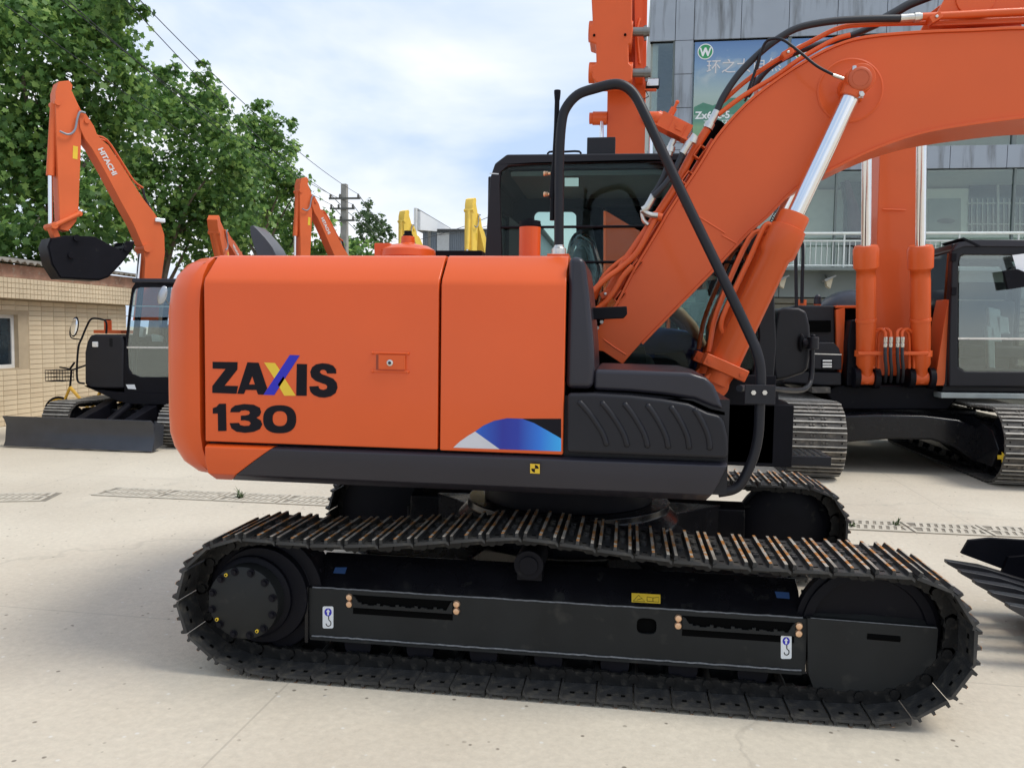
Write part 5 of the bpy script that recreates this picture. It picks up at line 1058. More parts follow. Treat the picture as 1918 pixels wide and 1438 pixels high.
# ================================================================== third excavator, behind the front machine's cab: copy of the big one's body with its own boom
TH = copy_tree(BIG, None, skip=('boom', 'boom_cylinder', 'cross_bar', 'clamp_band', 'hydraulic_pipe', 'hose_fitting', 'hydraulic_hose', 'cylinder_lug', 'boom_mount'))
TC = (.42, 9.0, 0); TH.location = TC; TW = Winv(TC, MR)
TH['label'] = 'orange excavator behind the front machine, its boom rising above the cab roof'
a = P(1134, 480, 7.9); c = P(1205, 480, 7.9); d = P(1135, 240, 7.7); e = P(1206, 240, 7.7)
tb_ = boom_front(TW, 'boom', TH, a.x, c.x, a.z-1.1, d.x, e.x, P(1135, 0, 7.7).z+.5, 7.9, 7.6, .6)
ya = 7.0
b = MB(); b.prism(XZ([(1106, -40), (1184, -40), (1184, 42), (1186, 52), (1182, 82), (1177, 84), (1178, 118), (1184, 124), (1184, 150), (1176, 155), (1118, 155), (1109, 146), (1108, 124), (1117, 118), (1116, 82), (1104, 78), (1103, 50), (1110, 42)], ya), ya, ya+.45, M=TW); ar = b.build('arm', [ORANGE_B], TH, bevel=.03, seg=3)
for v in (60, 137):
    q0, q1 = P(1103, v, ya+.15), P(1185, v, ya+.15); q2 = P(1217 if v < 100 else 1219, v, ya+.15)
    b = MB(); b.cyl(q0, q1, .145, n=24, M=TW); b.build('pin_boss', [ORANGE_B], ar, bevel=.01)
    b = MB(); b.cyl(q1, q2, .062, n=20, M=TW); b.cyl(q2-Vector((.09, 0, 0)), q2-Vector((.04, 0, 0)), .078, n=20, M=TW); b.cyl(q2-Vector((.06, 0, .12)), q2-Vector((.06, 0, -.09)), .02, n=8, M=TW); b.build('steel_pin', [mat('grey_pin', (.20, .20, .19), .35, metal=.8) if v < 100 else bpy.data.materials['grey_pin']], ar)
for u, v in ((1113, 67), (1171, 66)): q = P(u, v, ya); b = MB(); b.cyl((q.x, ya-.02, q.z), (q.x, ya+.01, q.z), .018, n=10, M=TW); b.build('bolt_hole', [DARKH], ar)
b = MB(); b.prism(XZ([(1188, -40), (1203, -40), (1204, 150), (1190, 150)], 7.5), 7.4, 7.7, M=TW); b.tube([P(1198, 35, 7.35), P(1192, 60, 7.3), P(1198, 120, 7.35)], .02, 8, M=TW); b.build('boom_pipe', [ORANGE_B], TH)
for s_, (u0, u1) in ((-1, (1110, 1137)), (1, (1204, 1234))):
    q0, q1 = P(u0, 222, 7.75), P(u1, 222, 7.75); b = MB(); b.cyl(q0, q1, .10, n=24, M=TW); e_ = q0 if s_ < 0 else q1; b.cyl(e_, e_+Vector((-.05*s_*-1, 0, 0)), .085, n=20, M=TW); b.build('cylinder_boss', [ORANGE_B], TH, bevel=.006)
    u = 1127 if s_ < 0 else 1220
    b = MB(); b.cyl(P(u, 228, 7.7), P(u-1, 330, 7.5), .03, n=16, M=TW); b.build('piston_rod', [CHROME], TH)
    b = MB(); b.cyl(P(u-1, 328, 7.5), P(u-1, 560, 7.3), .07, n=20, M=TW); b.build('boom_cylinder', [ORANGE_B], TH)
q = P(1222, 159, 7.6); b = MB(); b.bx(q.x-.10, q.x+.10, 7.5, 7.62, q.z-.07, q.z+.07, M=TW); wl_ = b.build('work_lamp', [BLACK], TH, bevel=.02, seg=3)
b = MB(); b.bx(q.x-.085, q.x+.085, 7.492, 7.50, q.z-.045, q.z+.055, M=TW); b.build('lens', [LAMP], wl_, bevel=.01)
b = MB(); b.bx(q.x-.12, q.x+.06, 7.52, 7.6, q.z-.10, q.z-.08, M=TW); b.tube([(q.x-.1, 7.55, q.z-.1), (q.x-.05, 7.56, q.z-.18), (q.x-.2, 7.6, q.z-.25)], .008, 6, m=1, M=TW); b.build('lamp_bracket', [ORANGE_B, RUBBER], wl_)

# ================================================================== tiled hut on the left
TILE = mat('cream_wall_tile', (.66, .55, .39), .38, var=.10, vscale=3, bump=.05)
TILE2 = mat('cream_wall_tile_dark', (.61, .50, .35), .38, var=.10, vscale=3)
GROUT = mat('tile_grout', (.42, .34, .235), .9)
PINK = mat('faded_pink_render', (.42, .24, .165), .9, var=.25, vscale=5, col2=(.50, .40, .30), bump=.3)
ROOF = mat('cement_roof_sheet', (.20, .18, .15), .9, var=.35, vscale=6, bump=.4, bscale=30)
GLS_D = mat('dark_window_glass', (.02, .03, .04), .06, var=.2, spec=.8)
FRM = mat('white_window_frame', (.68, .68, .66), .5)
HX = -9.8
HUT = empty('tiled_building', (HX, 7.0, 0), 0, 'low building clad in cream tiles with a corrugated roof on the left', 'building')
HW = Matrix.Translation((-HX, -7.0, 0))
b = MB(); wy0, wy1, wz0, wz1 = 5.9, 7.42, .95, 1.84
b.prism([(2.0, 0), (10.35, 0), (10.35, 2.45), (2.0, 2.45)], HX-.30, HX-.012, holes=[[(wy0, wz0), (wy1, wz0), (wy1, wz1), (wy0, wz1)]], ax='x', M=HW)
b.bx(HX-3.2, HX-.3, 2.0, 2.2, 0, 2.45, M=HW); b.bx(HX-3.2, HX-.3, 10.15, 10.35, 0, 2.45, M=HW); b.bx(HX-3.2, HX-3.0, 2.2, 10.15, 0, 2.45, M=HW)
wl = b.build('wall', [GROUT], HUT)
b = MB(); b.bx(HX-.0, HX+.20, 1.8, 10.45, 2.10, 2.44, M=HW); fa = b.build('fascia', [GROUT], HUT)
b = MB(); b.bx(HX-3.2, HX+.17, 1.8, 10.6, 2.4405, 2.66, M=HW); b.build('parapet', [PINK], HUT, bevel=.01)
# corrugated roof
b = MB(); n = 170; v = []; y_ = [1.6+9.3*i/n for i in range(n+1)]
for i, y in enumerate(y_):
    h = .028*math.sin(2*math.pi*(y-1.6)/.155)
    v += [(HX+.30, y, 2.70+h), (HX-3.4, y, 3.15+h), (HX+.30, y, 2.688+h), (HX-3.4, y, 3.138+h)]
f = []
for i in range(n):
    a = i*4; f += [(a, a+4, a+5, a+1), (a+2, a+3, a+7, a+6), (a, a+2, a+6, a+4), (a+1, a+5, a+7, a+3)]
f += [(0, 1, 3, 2), (n*4, n*4+2, n*4+3, n*4+1)]
b.add(v, f, M=HW); b.build('roof', [ROOF], HUT)
b = MB()
for (a, c, d, e) in ((wy0, wy0+.06, wz0, wz1), (wy1-.06, wy1, wz0, wz1), (wy0+.06, wy1-.06, wz0, wz0+.06), (wy0+.06, wy1-.06, wz1-.06, wz1), ((wy0+wy1)/2-.02, (wy0+wy1)/2+.02, wz0+.06, wz1-.06)):
    b.bx(HX-.14, HX-.09, a, c, d, e, M=HW)
wf_ = b.build('window_frame', [FRM], HUT, bevel=.005)
b = MB(); b.bx(HX-.12, HX-.11, wy0+.05, wy1-.05, wz0+.05, wz1-.05, M=HW); b.build('window_pane', [GLS_D], wf_)
tiles = []
tw, th = .30, .083
r0 = 0
for r in range(25):
    for c in range(34):
        y = 10.35-(c+1)*tw; z = r*th+.005
        if y < 2.2: continue
        if y+tw > wy0-.03 and y < wy1+.03 and z+th > wz0-.02 and z < wz1+.02: continue
        tiles.append((abs(y-7.5) if y < 6.5 else y-7.5, y, z, 0))
for r in range(4):
    for c in range(100):
        y = 10.45-(c+1)*.0835; z = 2.103+r*.0835
        if y > 1.9: tiles.append((50, y, z, 1))
tiles.sort()
def tile_me(w_, h_, nm, m_):
    b = MB(); b.add([(0, .002, .002), (0, w_-.004, .002), (0, w_-.004, h_-.003), (0, .002, h_-.003), (.012, .005, .005), (.012, w_-.007, .005), (.012, w_-.007, h_-.006), (.012, .005, h_-.006)], [(4, 5, 6, 7), (0, 1, 5, 4), (1, 2, 6, 5), (2, 3, 7, 6), (3, 0, 4, 7)]); return b.mesh(nm, m_)
tm = [tile_me(tw, th, 'tile', TILE), tile_me(tw, th, 'tile', TILE2)]
rest = MB(); restf = MB(); rng = random.Random(3)
for i, (_, y, z, k) in enumerate(tiles):
    if i < 300 and k == 0:
        inst(tm[rng.random() < .3], 'tile', wl, HW @ Matrix.Translation((HX-.0125+rng.uniform(0, .002), y, z)))
    else:
        t = restf if k else rest; X0 = HX-.0125 if k == 0 else HX+.1995; ww, hh = (tw, th) if k == 0 else (.0835, .0835)
        j = rng.uniform(0, .002)
        t.add([(X0, y+.002, z+.002), (X0, y+ww-.004, z+.002), (X0, y+ww-.004, z+hh-.003), (X0, y+.002, z+hh-.003), (X0+.012+j, y+.005, z+.005), (X0+.012+j, y+ww-.007, z+.005), (X0+.012+j, y+ww-.007, z+hh-.006), (X0+.012+j, y+.005, z+hh-.006)], [(4, 5, 6, 7), (0, 1, 5, 4), (1, 2, 6, 5), (2, 3, 7, 6), (3, 0, 4, 7)], M=HW)
tag(rest.build('wall_tiles', [TILE], wl), kind='stuff'); tag(restf.build('fascia_tiles', [TILE], fa), kind='stuff')

# ================================================================== showroom building on the right
def streak_mat():
    M = mat('blue_grey_cladding', (.30, .34, .39), .35, metal=.0, var=.06, vscale=1.2, rvar=.05); t = M.node_tree; n = t.nodes; l = t.links; p = n['Principled BSDF']
    c = n.new('ShaderNodeTexCoord'); mp = n.new('ShaderNodeMapping'); mp.inputs['Scale'].default_value = (3.2, 3.2, .35); z = n.new('ShaderNodeTexNoise'); z.inputs['Scale'].default_value = 1.0; z.inputs['Detail'].default_value = 7; z.inputs['Roughness'].default_value = .6
    l.new(c.outputs['Object'], mp.inputs[0]); l.new(mp.outputs[0], z.inputs[0])
    r = n.new('ShaderNodeValToRGB'); r.color_ramp.elements[0].position = .52; r.color_ramp.elements[1].position = .70; l.new(z.outputs[0], r.inputs[0])
    k = n.new('ShaderNodeMix'); k.data_type = 'RGBA'; old = p.inputs['Base Color'].links[0].from_socket; l.new(old, k.inputs[6]); k.inputs[7].default_value = (.11, .12, .125, 1); l.new(r.outputs[0], k.inputs[0]); l.new(k.outputs[2], p.inputs['Base Color']); return M
CLAD = streak_mat(); CLAD2 = mat('grey_green_cladding', (.15, .18, .175), .5, var=.08, vscale=1)
BYF = 17.0
q = P(1217, 100, BYF); x0b = q.x-.02
SH = empty('showroom_building', (x0b, BYF, 0), 0, 'blue-grey clad showroom building with advertising posters behind the orange boom', 'building')
SW = Matrix.Translation((-x0b, -BYF, 0))
pz = lambda u, v: P(u, v, BYF).z
pxx = lambda u, v: P(u, v, BYF).x
Z_top = 11.6; Z1 = 9.30; Z2 = 6.50; Z3 = 5.93; Z4 = 3.42; Z5 = 2.68; XR = 24.0; WIN = 1.9
b = MB(); b.bx(x0b+.05, XR, BYF+.25, 32, Z1+.02, Z_top-.05, M=SW); b.bx(x0b+.05, XR, BYF+.25, 32, Z2-.6, Z2-.02, M=SW); b.bx(x0b+.05, XR, BYF+.25, 32, Z5, Z4-.02, M=SW); b.bx(x0b+.05, XR, 22, 32, 0, Z1, M=SW); b.bx(x0b+.05, x0b+.25, BYF+.3, 22, 0, Z1, M=SW); b.bx(x0b+.3, XR, BYF+.25, BYF+.4, 0, Z5, M=SW)
bd = b.build('structure_core', [mat('inner_wall', (.42, .45, .41), .8, var=.06)], SH)
def panel(xa, xb, za, zb, m_=CLAD, y=BYF, parent=None, nm='cladding_panel', d=.06):
    b = MB(); b.bx(xa+.007, xb-.007, y, y+d, za+.007, zb-.007, M=SW); return b.build(nm, [m_], parent or SH, bevel=.004)
b = MB(); b.bx(x0b+.03, XR, BYF+.10, BYF+.2, Z1, Z_top, M=SW); b.bx(x0b+.03, XR, BYF+.10, BYF+.2, Z3, Z2, M=SW); b.bx(x0b+.03, XR, BYF+.10, BYF+.2, Z5, Z4, M=SW); b.build('cladding_frame', [DARKH], SH)
xs_ = [x0b, pxx(1265, 60), pxx(1300, 60)]; st_ = (pxx(1388, 60)-pxx(1300, 60))
while xs_[-1] < XR-1: xs_.append(xs_[-1]+st_)
for i in range(len(xs_)-1): panel(xs_[i], xs_[i+1], Z1, Z_top)
zz = [pz(1282, v) for v in (268, 202, 139, 76)]
panel(xs_[1], xs_[2], Z2, zz[0], d=.2)
for i in range(3): panel(xs_[1], xs_[2], zz[i], zz[i+1], d=.2)
xb_ = [x0b, xs_[2]]; xc = pxx(1780, 290); k = xc
while k-1.33 > xs_[2]+.3: k -= 1.33
while k < XR-1: xb_.append(k); k += 1.33
for i in range(len(xb_)-1): panel(xb_[i], xb_[i+1], Z3, Z2)
k = pxx(1459, 540)-1.95*3
while k < XR-1:
    if k > x0b: panel(k, k+1.95, Z5, Z4, CLAD2)
    k += 1.95
# ground floor shutters
SLAT = mat('olive_brown_shutter', (.13, .12, .085), .6, var=.2)
for i in range(16):
    b = MB(); z = i*.167; b.prism([(BYF+.10, z), (BYF+.02, z+.03), (BYF+.05, z+.155), (BYF+.10, z+.155)], x0b+.02, XR, ax='x', M=SW); b.build('shutter_slat', [SLAT], SH)
# first floor glazing, mullions, interior
b = MB(); b.bx(x0b+.1, XR, BYF+.10, BYF+.112, Z4, Z3, M=SW); b.build('glazing', [G_SHOP], SH)
b = MB(); b.bx(x0b+.1, XR, BYF+.10, BYF+.112, Z2, Z1, M=SW); b.build('glazing', [G_SHOP], SH)
for u in (1262, 1476, 1690, 1905):
    x = pxx(u, 200); b = MB(); b.bx(x-.05, x+.05, BYF+.04, BYF+.16, Z2, Z1, M=SW); b.build('mullion', [CLAD2], SH)
for u in (1566, 1733, 1900):
    x = pxx(u, 400); b = MB(); b.bx(x-.025, x+.025, BYF+.05, BYF+.14, Z4, Z3, M=SW); b.build('mullion', [CLAD2], SH)
# inside: white wall, barred window, picture, leaning parasol
yi = 19.3
b = MB(); b.bx(x0b+.3, XR, yi, yi+.1, Z4, Z3-.1, M=SW); b.build('interior_wall', [mat('pale_interior', (.85, .88, .80), .8, var=.04)], SH)
b = MB(); b.prism(XZ([(1815, 346), (1930, 347), (1930, 436), (1813, 436)], yi-.02), yi-.06, yi-.02, M=SW); iw = b.build('interior_window', [GLS_D], SH)
for k in range(12):
    u = 1820+k*10; b = MB(); q0, q1 = P(u, 372, yi-.1), P(u, 436, yi-.1); b.cyl(q0, q1, .017, n=6, M=SW); b.build('window_bar', [FRM], iw)
for v in (381, 420): b = MB(); b.tube([P(1813, v, yi-.1), P(1935, v, yi-.1)], .02, 6, M=SW); b.build('window_bar', [FRM], iw)
b = MB(); b.tube([P(1869, 346, yi-.1), P(1869, 436, yi-.1)], .035, 6, M=SW); b.build('window_bar', [FRM], iw)
b = MB(); b.prism(XZ([(1738, 373), (1799, 372), (1799, 434), (1738, 434)], yi-.02), yi-.05, yi-.02, M=SW); pc_ = b.build('framed_picture', [mat('pale_picture', (.36, .40, .37), .6, var=.15, vscale=2)], SH)
b = MB(); b.prism(XZ(ell(1772, 414, 17, 5), yi-.06), yi-.056, yi-.0505, M=SW); b.build('picture_print', [mat('picture_print_m', (.16, .15, .15), .7)], pc_)
b = MB(); b.prism(XZ([(1570, 318), (1582, 325), (1620, 345), (1620, 502), (1578, 502), (1580, 385)], 18.6), 18.5, 18.6, M=SW); b.build('doorway', [mat('dim_doorway', (.045, .05, .055), .7)], SH)
b = MB(); b.tube([P(1585, 333, 18.3), P(1597, 385, 18.3), P(1606, 460, 18.3)], [.05, .14, .26], 12, M=SW); b.build('folded_parasol', [mat('parasol_purple', (.13, .06, .09), .8)], SH)
# balcony railing
RA = empty('balcony_railing', (x0b, BYF-.5, 0), 0, 'white metal railing along the upper floor of the showroom', 'railing')
RW = Matrix.Translation((-x0b, -(BYF-.5), 0)); yr = BYF-.5
WPAINT = mat('white_metal', (.66, .70, .67), .45)
for v, r in ((437, .035), (451, .022), (498, .022)):
    z = P(1700, v, yr).z; b = MB(); b.tube([(x0b+.5, yr, z), (XR-1, yr, z)], r, 8, M=RW); b.build('rail', [WPAINT], RA)
zt1, zt0 = P(1700, 451, yr).z, P(1700, 498, yr).z; me_ = None
b = MB(); b.bx(x0b+.3, XR, yr-.1, BYF, zt0-.12, zt0-.05, M=RW); b.build('balcony_slab', [CLAD2], RA)
b = MB(); b.cyl((0, 0, zt0), (0, 0, zt1), .011, n=6); bal = b.mesh('baluster', [WPAINT]); b = MB(); b.cyl((0, 0, zt0-.05), (0, 0, P(1700, 437, yr).z), .024, n=8); pst = b.mesh('railing_post', [WPAINT])
k = 0; x = x0b+3.6
while x < 13.5:
    inst(pst if k % 10 == 0 else bal, 'railing_post' if k % 10 == 0 else 'baluster', RA, RW @ Matrix.Translation((x, yr, 0))); x += .135; k += 1
# small spot lamps under the slab
for u in (1464, 1551, 1640):
    q = P(u, 522, BYF-.25); b = MB(); b.prism([(q.x-.14, q.z-.03), (q.x+.14, q.z+.09), (q.x+.16, q.z+.05), (q.x-.1, q.z-.09)], BYF-.45, BYF-.1, M=SW); b.prism([(q.x-.08, q.z-.04), (q.x+.1, q.z+.03), (q.x+.04, q.z-.26), (q.x-.05, q.z-.2)], BYF-.38, BYF-.18, 1, M=SW); b.cyl((q.x, BYF-.2, q.z), (q.x, BYF, q.z+.1), .02, n=6, M=SW)
    b.build('spot_lamp', [mat('lamp_shade_grey', (.25, .26, .25), .5), mat('lamp_cream', (.5, .45, .33), .5)], SH, bevel=.01)
# posters
def poster_mat():
    M = bpy.data.materials.new('poster_print'); M.use_nodes = True; t = M.node_tree; n = t.nodes; l = t.links; p = n['Principled BSDF']; p.inputs['Roughness'].default_value = .25
    c = n.new('ShaderNodeTexCoord'); s = n.new('ShaderNodeSeparateXYZ'); l.new(c.outputs['Generated'], s.inputs[0])
    r = n.new('ShaderNodeValToRGB'); e = r.color_ramp.elements; e[0].position = 0; e[0].color = (.16, .30, .13, 1); e[1].position = 1; e[1].color = (.10, .20, .40, 1)
    for pos, col in ((.20, (.20, .36, .20, 1)), (.26, (.10, .26, .20, 1)), (.33, (.32, .42, .34, 1)), (.50, (.34, .44, .42, 1)), (.80, (.17, .29, .46, 1))): x = e.new(pos); x.color = col
    l.new(s.outputs[2], r.inputs[0]); z = n.new('ShaderNodeTexNoise'); z.inputs['Scale'].default_value = 1.1; z.inputs['Detail'].default_value = 7; z.inputs['Distortion'].default_value = .6; l.new(c.outputs['Object'], z.inputs[0])
    r2 = n.new('ShaderNodeValToRGB'); r2.color_ramp.elements[0].position = .52; r2.color_ramp.elements[1].position = .68; l.new(z.outputs[0], r2.inputs[0])
    r3 = n.new('ShaderNodeValToRGB'); r3.color_ramp.elements[0].position = .52; r3.color_ramp.elements[1].position = .6; l.new(s.outputs[2], r3.inputs[0])
    m_ = n.new('ShaderNodeMath'); m_.operation = 'MULTIPLY'; l.new(r2.outputs[0], m_.inputs[0]); l.new(r3.outputs[0], m_.inputs[1])
    k = n.new('ShaderNodeMix'); k.data_type = 'RGBA'; l.new(m_.outputs[0], k.inputs[0]); l.new(r.outputs[0], k.inputs[6]); k.inputs[7].default_value = (.44, .50, .50, 1); l.new(k.outputs[2], p.inputs['Base Color']); return M
PM = poster_mat(); LG = mat('logo_green', (.03, .28, .10), .4); HILL = mat('hill_green', (.07, .22, .15), .5); REDP = mat('poster_red', (.42, .12, .09), .5)
def poster(u0, u1, lab):
    xa, xb = pxx(u0, 150), pxx(u1, 150); yp = BYF+.02
    b = MB(); b.bx(xa, xb, yp, yp+.03, Z2+.05, Z1-.05, M=None); po = b.build('poster', [PM]); po['label'] = lab; po['category'] = 'poster'
    o = Vector((xa, yp, 0)); w_ = xb-xa
    zc = pz(u0+15, 97); cx = xa+.27
    b = MB(); b.lathe([(.20, 0), (.20, .006)], (cx, yp-.001, zc), (0, -1, 0), 28); b.lathe([(.175, .006), (.175, .009)], (cx, yp-.001, zc), (0, -1, 0), 28, m=1); b.build('logo_disc', [WHITE, LG], po)
    b = MB(); b.prism([(cx-.15, zc+.10), (cx-.11, zc+.10), (cx-.07, zc-.02), (cx-.02, zc+.10), (cx+.02, zc+.10), (cx+.07, zc-.02), (cx+.11, zc+.10), (cx+.15, zc+.10), (cx+.08, zc-.12), (cx+.05, zc-.12), (cx, zc+.0), (cx-.05, zc-.12), (cx-.08, zc-.12)], yp-.012, yp-.0105); b.build('logo_mark', [WHITE], po)
    hz = pz(u0, 197)
    b = MB(); b.prism([(xa+.02, hz-.25), (xa+.02, hz-.05), (xa+.25, hz+.06), (xa+.5, hz-.02), (xa+.95, hz+.16), (xa+1.15, hz+.16), (xb-.02, hz-.05), (xb-.02, hz-.25)], yp-.004, yp-.001); b.build('hill_print', [HILL], po)
    zt = pz(u0, 217)
    tm_ = lambda x, z: Matrix.Translation((x, yp-.004, z)) @ Matrix.Rotation(math.pi/2, 4, 'X')
    text_mesh('Zx60c-5', .26, WHITE, 'poster_text', po, tm_(xa+.50, zt), bold=.006)
    text_mesh('高效 环保 节能 信', .20, WHITE, 'poster_text', po, tm_(xa+1.05, pz(u0, 233)))
    text_mesh('环之大自然', .38, WHITE_T, 'poster_text', po, tm_(xa+1.25, pz(u0, 128)))
    b = MB(); b.prism([(xb-.95, hz-.35), (xb-.82, hz-.35), (xb-.80, hz+.42), (xb-.3, hz+.50), (xb-.3, hz+.42), (xb-.70, hz+.36), (xb-.68, hz+.1), (xb-.35, hz+.1), (xb-.35, hz-.3)], yp-.006, yp-.0045); b.build('machine_print', [REDP], po)
    return po
poster(1300, 1474, 'sky blue poster with white round logo and hills, left one on the showroom')
poster(1480, 1655, 'poster with a round logo, mostly hidden by the orange boom, right one on the showroom')
# cream block beside the track
q0, q1 = P(1469, 727, 10.6), P(1517, 727, 10.6)
b = MB(); b.bx(q0.x, q1.x, 10.6, 11.2, 0, q0.z); tag(b.build('concrete_block', [mat('cream_concrete', (.46, .43, .30), .85, var=.12)], bevel=.01), 'cream concrete block standing behind the left track of the big excavator', 'block')

# ================================================================== trees
LEAF = bpy.data.materials.new('leaf'); LEAF.use_nodes = True
def leaf_mat(M, c0, c1, c2):
    t = M.node_tree; n = t.nodes; l = t.links; p = n['Principled BSDF']; o = n['Material Output']
    g = n.new('ShaderNodeNewGeometry'); r = n.new('ShaderNodeValToRGB'); e = r.color_ramp.elements; e[0].color = c0; e[1].color = c2; e[1].position = 1; x = e.new(.6); x.color = c1
    l.new(g.outputs['Random Per Island'], r.inputs[0])
    p.inputs['Roughness'].default_value = .5; p.inputs['Specular IOR Level'].default_value = .35; l.new(r.outputs[0], p.inputs['Base Color'])
    tr = n.new('ShaderNodeBsdfTranslucent'); k = n.new('ShaderNodeMixShader'); k.inputs[0].default_value = .5; l.new(r.outputs[0], tr.inputs[0]); l.new(p.outputs[0], k.inputs[1]); l.new(tr.outputs[0], k.inputs[2]); l.new(k.outputs[0], o.inputs[0])
leaf_mat(LEAF, (.062, .140, .042, 1), (.14, .27, .07, 1), (.34, .50, .13, 1))
LEAF_F = bpy.data.materials.new('leaf_far'); LEAF_F.use_nodes = True; leaf_mat(LEAF_F, (.04, .08, .035, 1), (.075, .13, .05, 1), (.12, .18, .07, 1))
BARK = mat('bark', (.16, .13, .10), .9, var=.3, bump=.5, bscale=20)
LO = np.array([(0, -.5), (.10, -.30), (.42, -.34), (.34, -.10), (.56, .12), (.26, .16), (.20, .34), (0, .58), (-.20, .34), (-.26, .16), (-.56, .12), (-.34, -.10), (-.42, -.34), (-.10, -.30)])
LQ = np.array([(0, -.5), (.34, -.15), (.30, .2), (0, .55), (-.30, .2), (-.34, -.15)])
def foliage(root, blobs, size, dens, seed, m_, shape=LO, name='crown', cut=None):
    rg = np.random.default_rng(seed); C_ = []; Nn = []
    for (c, r) in blobs:
        n = int(dens*r*r/(size*size)); k = max(6, int(14*r))
        sub = rg.normal(size=(k, 3)); sub /= np.linalg.norm(sub, axis=1)[:, None]; sub *= (r*rg.uniform(.45, .95, k))[:, None]
        w_ = rg.integers(0, k, n); p = sub[w_]+rg.normal(size=(n, 3))*r*.24
        d = p/np.maximum(np.linalg.norm(p, axis=1)[:, None], 1e-5)
        C_.append(np.array(c)[None]+p*np.array([1, 1, .92])); Nn.append(d*.6+rg.normal(size=(n, 3))*.55+np.array([0, 0, .45]))
    C_ = np.concatenate(C_); Nn = np.concatenate(Nn); Nn /= np.linalg.norm(Nn, axis=1)[:, None]; n = len(C_)
    t = rg.normal(size=(n, 3)); t -= Nn*(t*Nn).sum(1)[:, None]; t /= np.linalg.norm(t, axis=1)[:, None]; bt = np.cross(Nn, t)
    s = size*rg.uniform(.6, 1.25, n); k = len(shape)
    V = C_[:, None]+(t[:, None]*shape[None, :, :1]+bt[:, None]*shape[None, :, 1:])*s[:, None, None]
    V += Nn[:, None]*(np.abs(shape[:, 0])[None, :, None]*-.25*s[:, None, None])
    me = bpy.data.meshes.new(name); me.vertices.add(n*k); me.vertices.foreach_set('co', V.reshape(-1))
    me.loops.add(n*k); me.loops.foreach_set('vertex_index', np.arange(n*k, dtype=np.int32)); me.polygons.add(n); me.polygons.foreach_set('loop_start', np.arange(n, dtype=np.int32)*k); me.update(calc_edges=True); me.validate()
    me.materials.append(m_); o = bpy.data.objects.new(name, me); COL.objects.link(o); o.parent = root; o['kind'] = 'stuff'; return n
def tree(label, pxb, d, size, dens, seed, base, m_=LEAF, shape=LO, spread=.5, group=None, height=None):
    rg = random.Random(seed); loc = Vector(base+(0,)); root = empty('tree', loc, 0, label, 'tree', group)
    bl = []
    for (u, v, r) in pxb:
        dd = d+rg.uniform(-spread, spread); c = CAM+ray(u, v)*dd-loc; bl.append((tuple(c), r/FPX*dd))
    n = foliage(root, bl, size, dens, seed, m_, shape)
    cs = [Vector(c) for c, r in bl]; top = max(c.z for c in cs); mid = sum(cs, Vector())/len(cs)
    h = .40*top; b = MB(); R0 = .026*top; b.tube(smooth_pts([(0, 0, 0), (mid.x*.1+.05, mid.y*.1, h*.5), (mid.x*.35, mid.y*.35, h), (mid.x*.6, mid.y*.6, top*.55), (mid.x*.8, mid.y*.8, top*.66)], 4), [R0*(1-.85*i/16)for i in range(17)], 9)
    tr = b.build('trunk', [BARK], root)
    for c in [q_ for q_ in cs if h*.8 < q_.z < top*.8][:9]:
        s0 = Vector((mid.x*.35, mid.y*.35, h*rg.uniform(.7, 1.2))); b = MB(); mdl = s0.lerp(c, .5)+Vector((rg.uniform(-.2, .2), rg.uniform(-.2, .2), .2)); b.tube(smooth_pts([s0, mdl, c], 4), [R0*.28*(1-.85*i/8) for i in range(9)], 6); b.build('branch', [BARK], tr)
    return root
tree('near broad-leaved plane tree filling the top left corner, its big lobed leaves seen clearly', [(40, 40, 115), (150, 15, 100), (215, 60, 62), (60, 170, 110), (165, 160, 88), (20, 300, 115), (125, 320, 105), (225, 240, 70), (60, 430, 100), (190, 400, 85), (-90, 200, 150), (-90, 40, 150), (100, -110, 120), (215, -20, 60), (235, 130, 45), (250, 20, 32), (20, 470, 70), (-80, 420, 110)],
     16.5, .15, 23, 1, (-11.9, 11.3), spread=.9)
tree('plane tree with a pointed top standing behind the left excavator boom', [(300, 190, 60), (372, 185, 42), (376, 145, 20), (374, 122, 11), (338, 245, 78), (262, 330, 78), (405, 235, 48), (425, 290, 55), (330, 350, 90), (420, 390, 72), (280, 440, 72), (400, 180, 26), (312, 135, 28), (262, 200, 50), (360, 440, 70), (440, 340, 40)],
     21, .15, 24, 2, (-12.2, 14.9), spread=1.2)
tree('plane tree whose slim top stands left of the second raised excavator arm', [(488, 196, 18), (484, 225, 30), (520, 250, 32), (542, 232, 15), (498, 290, 55), (470, 350, 66), (535, 335, 42), (505, 420, 70), (575, 405, 40), (600, 450, 38), (545, 285, 20), (455, 300, 45), (440, 440, 62), (540, 460, 40), (478, 250, 28), (560, 350, 22)],
     26, .155, 24, 3, (-12.0, 20.0), spread=1.4)
tree('loose distant tree standing just right of the utility pole', [(688, 388, 15), (700, 408, 20), (680, 428, 22), (722, 440, 18), (705, 455, 22), (665, 450, 22), (688, 380, 8), (712, 425, 18), (676, 405, 14)], 48, .26, 20, 4, (-15.6, 40.2), LEAF_F, LQ, 1.5)
tree('bushy green tree growing low behind the utility pole', [(628, 450, 26), (650, 462, 26), (610, 470, 26), (738, 468, 16), (690, 470, 22), (665, 475, 25), (640, 478, 24), (720, 478, 18)], 40, .26, 16, 5, (-9.2, 34), LEAF, LQ, 1.5)
tree('low distant trees closing the yard behind the yellow excavators', [(-1500+q*150+400, 560, 95) for q in range(0, 1)]+[(760, 510, 30), (800, 510, 30), (840, 515, 30)], 90, .6, 5, 6, (-12, 84), LEAF_F, LQ, 3)
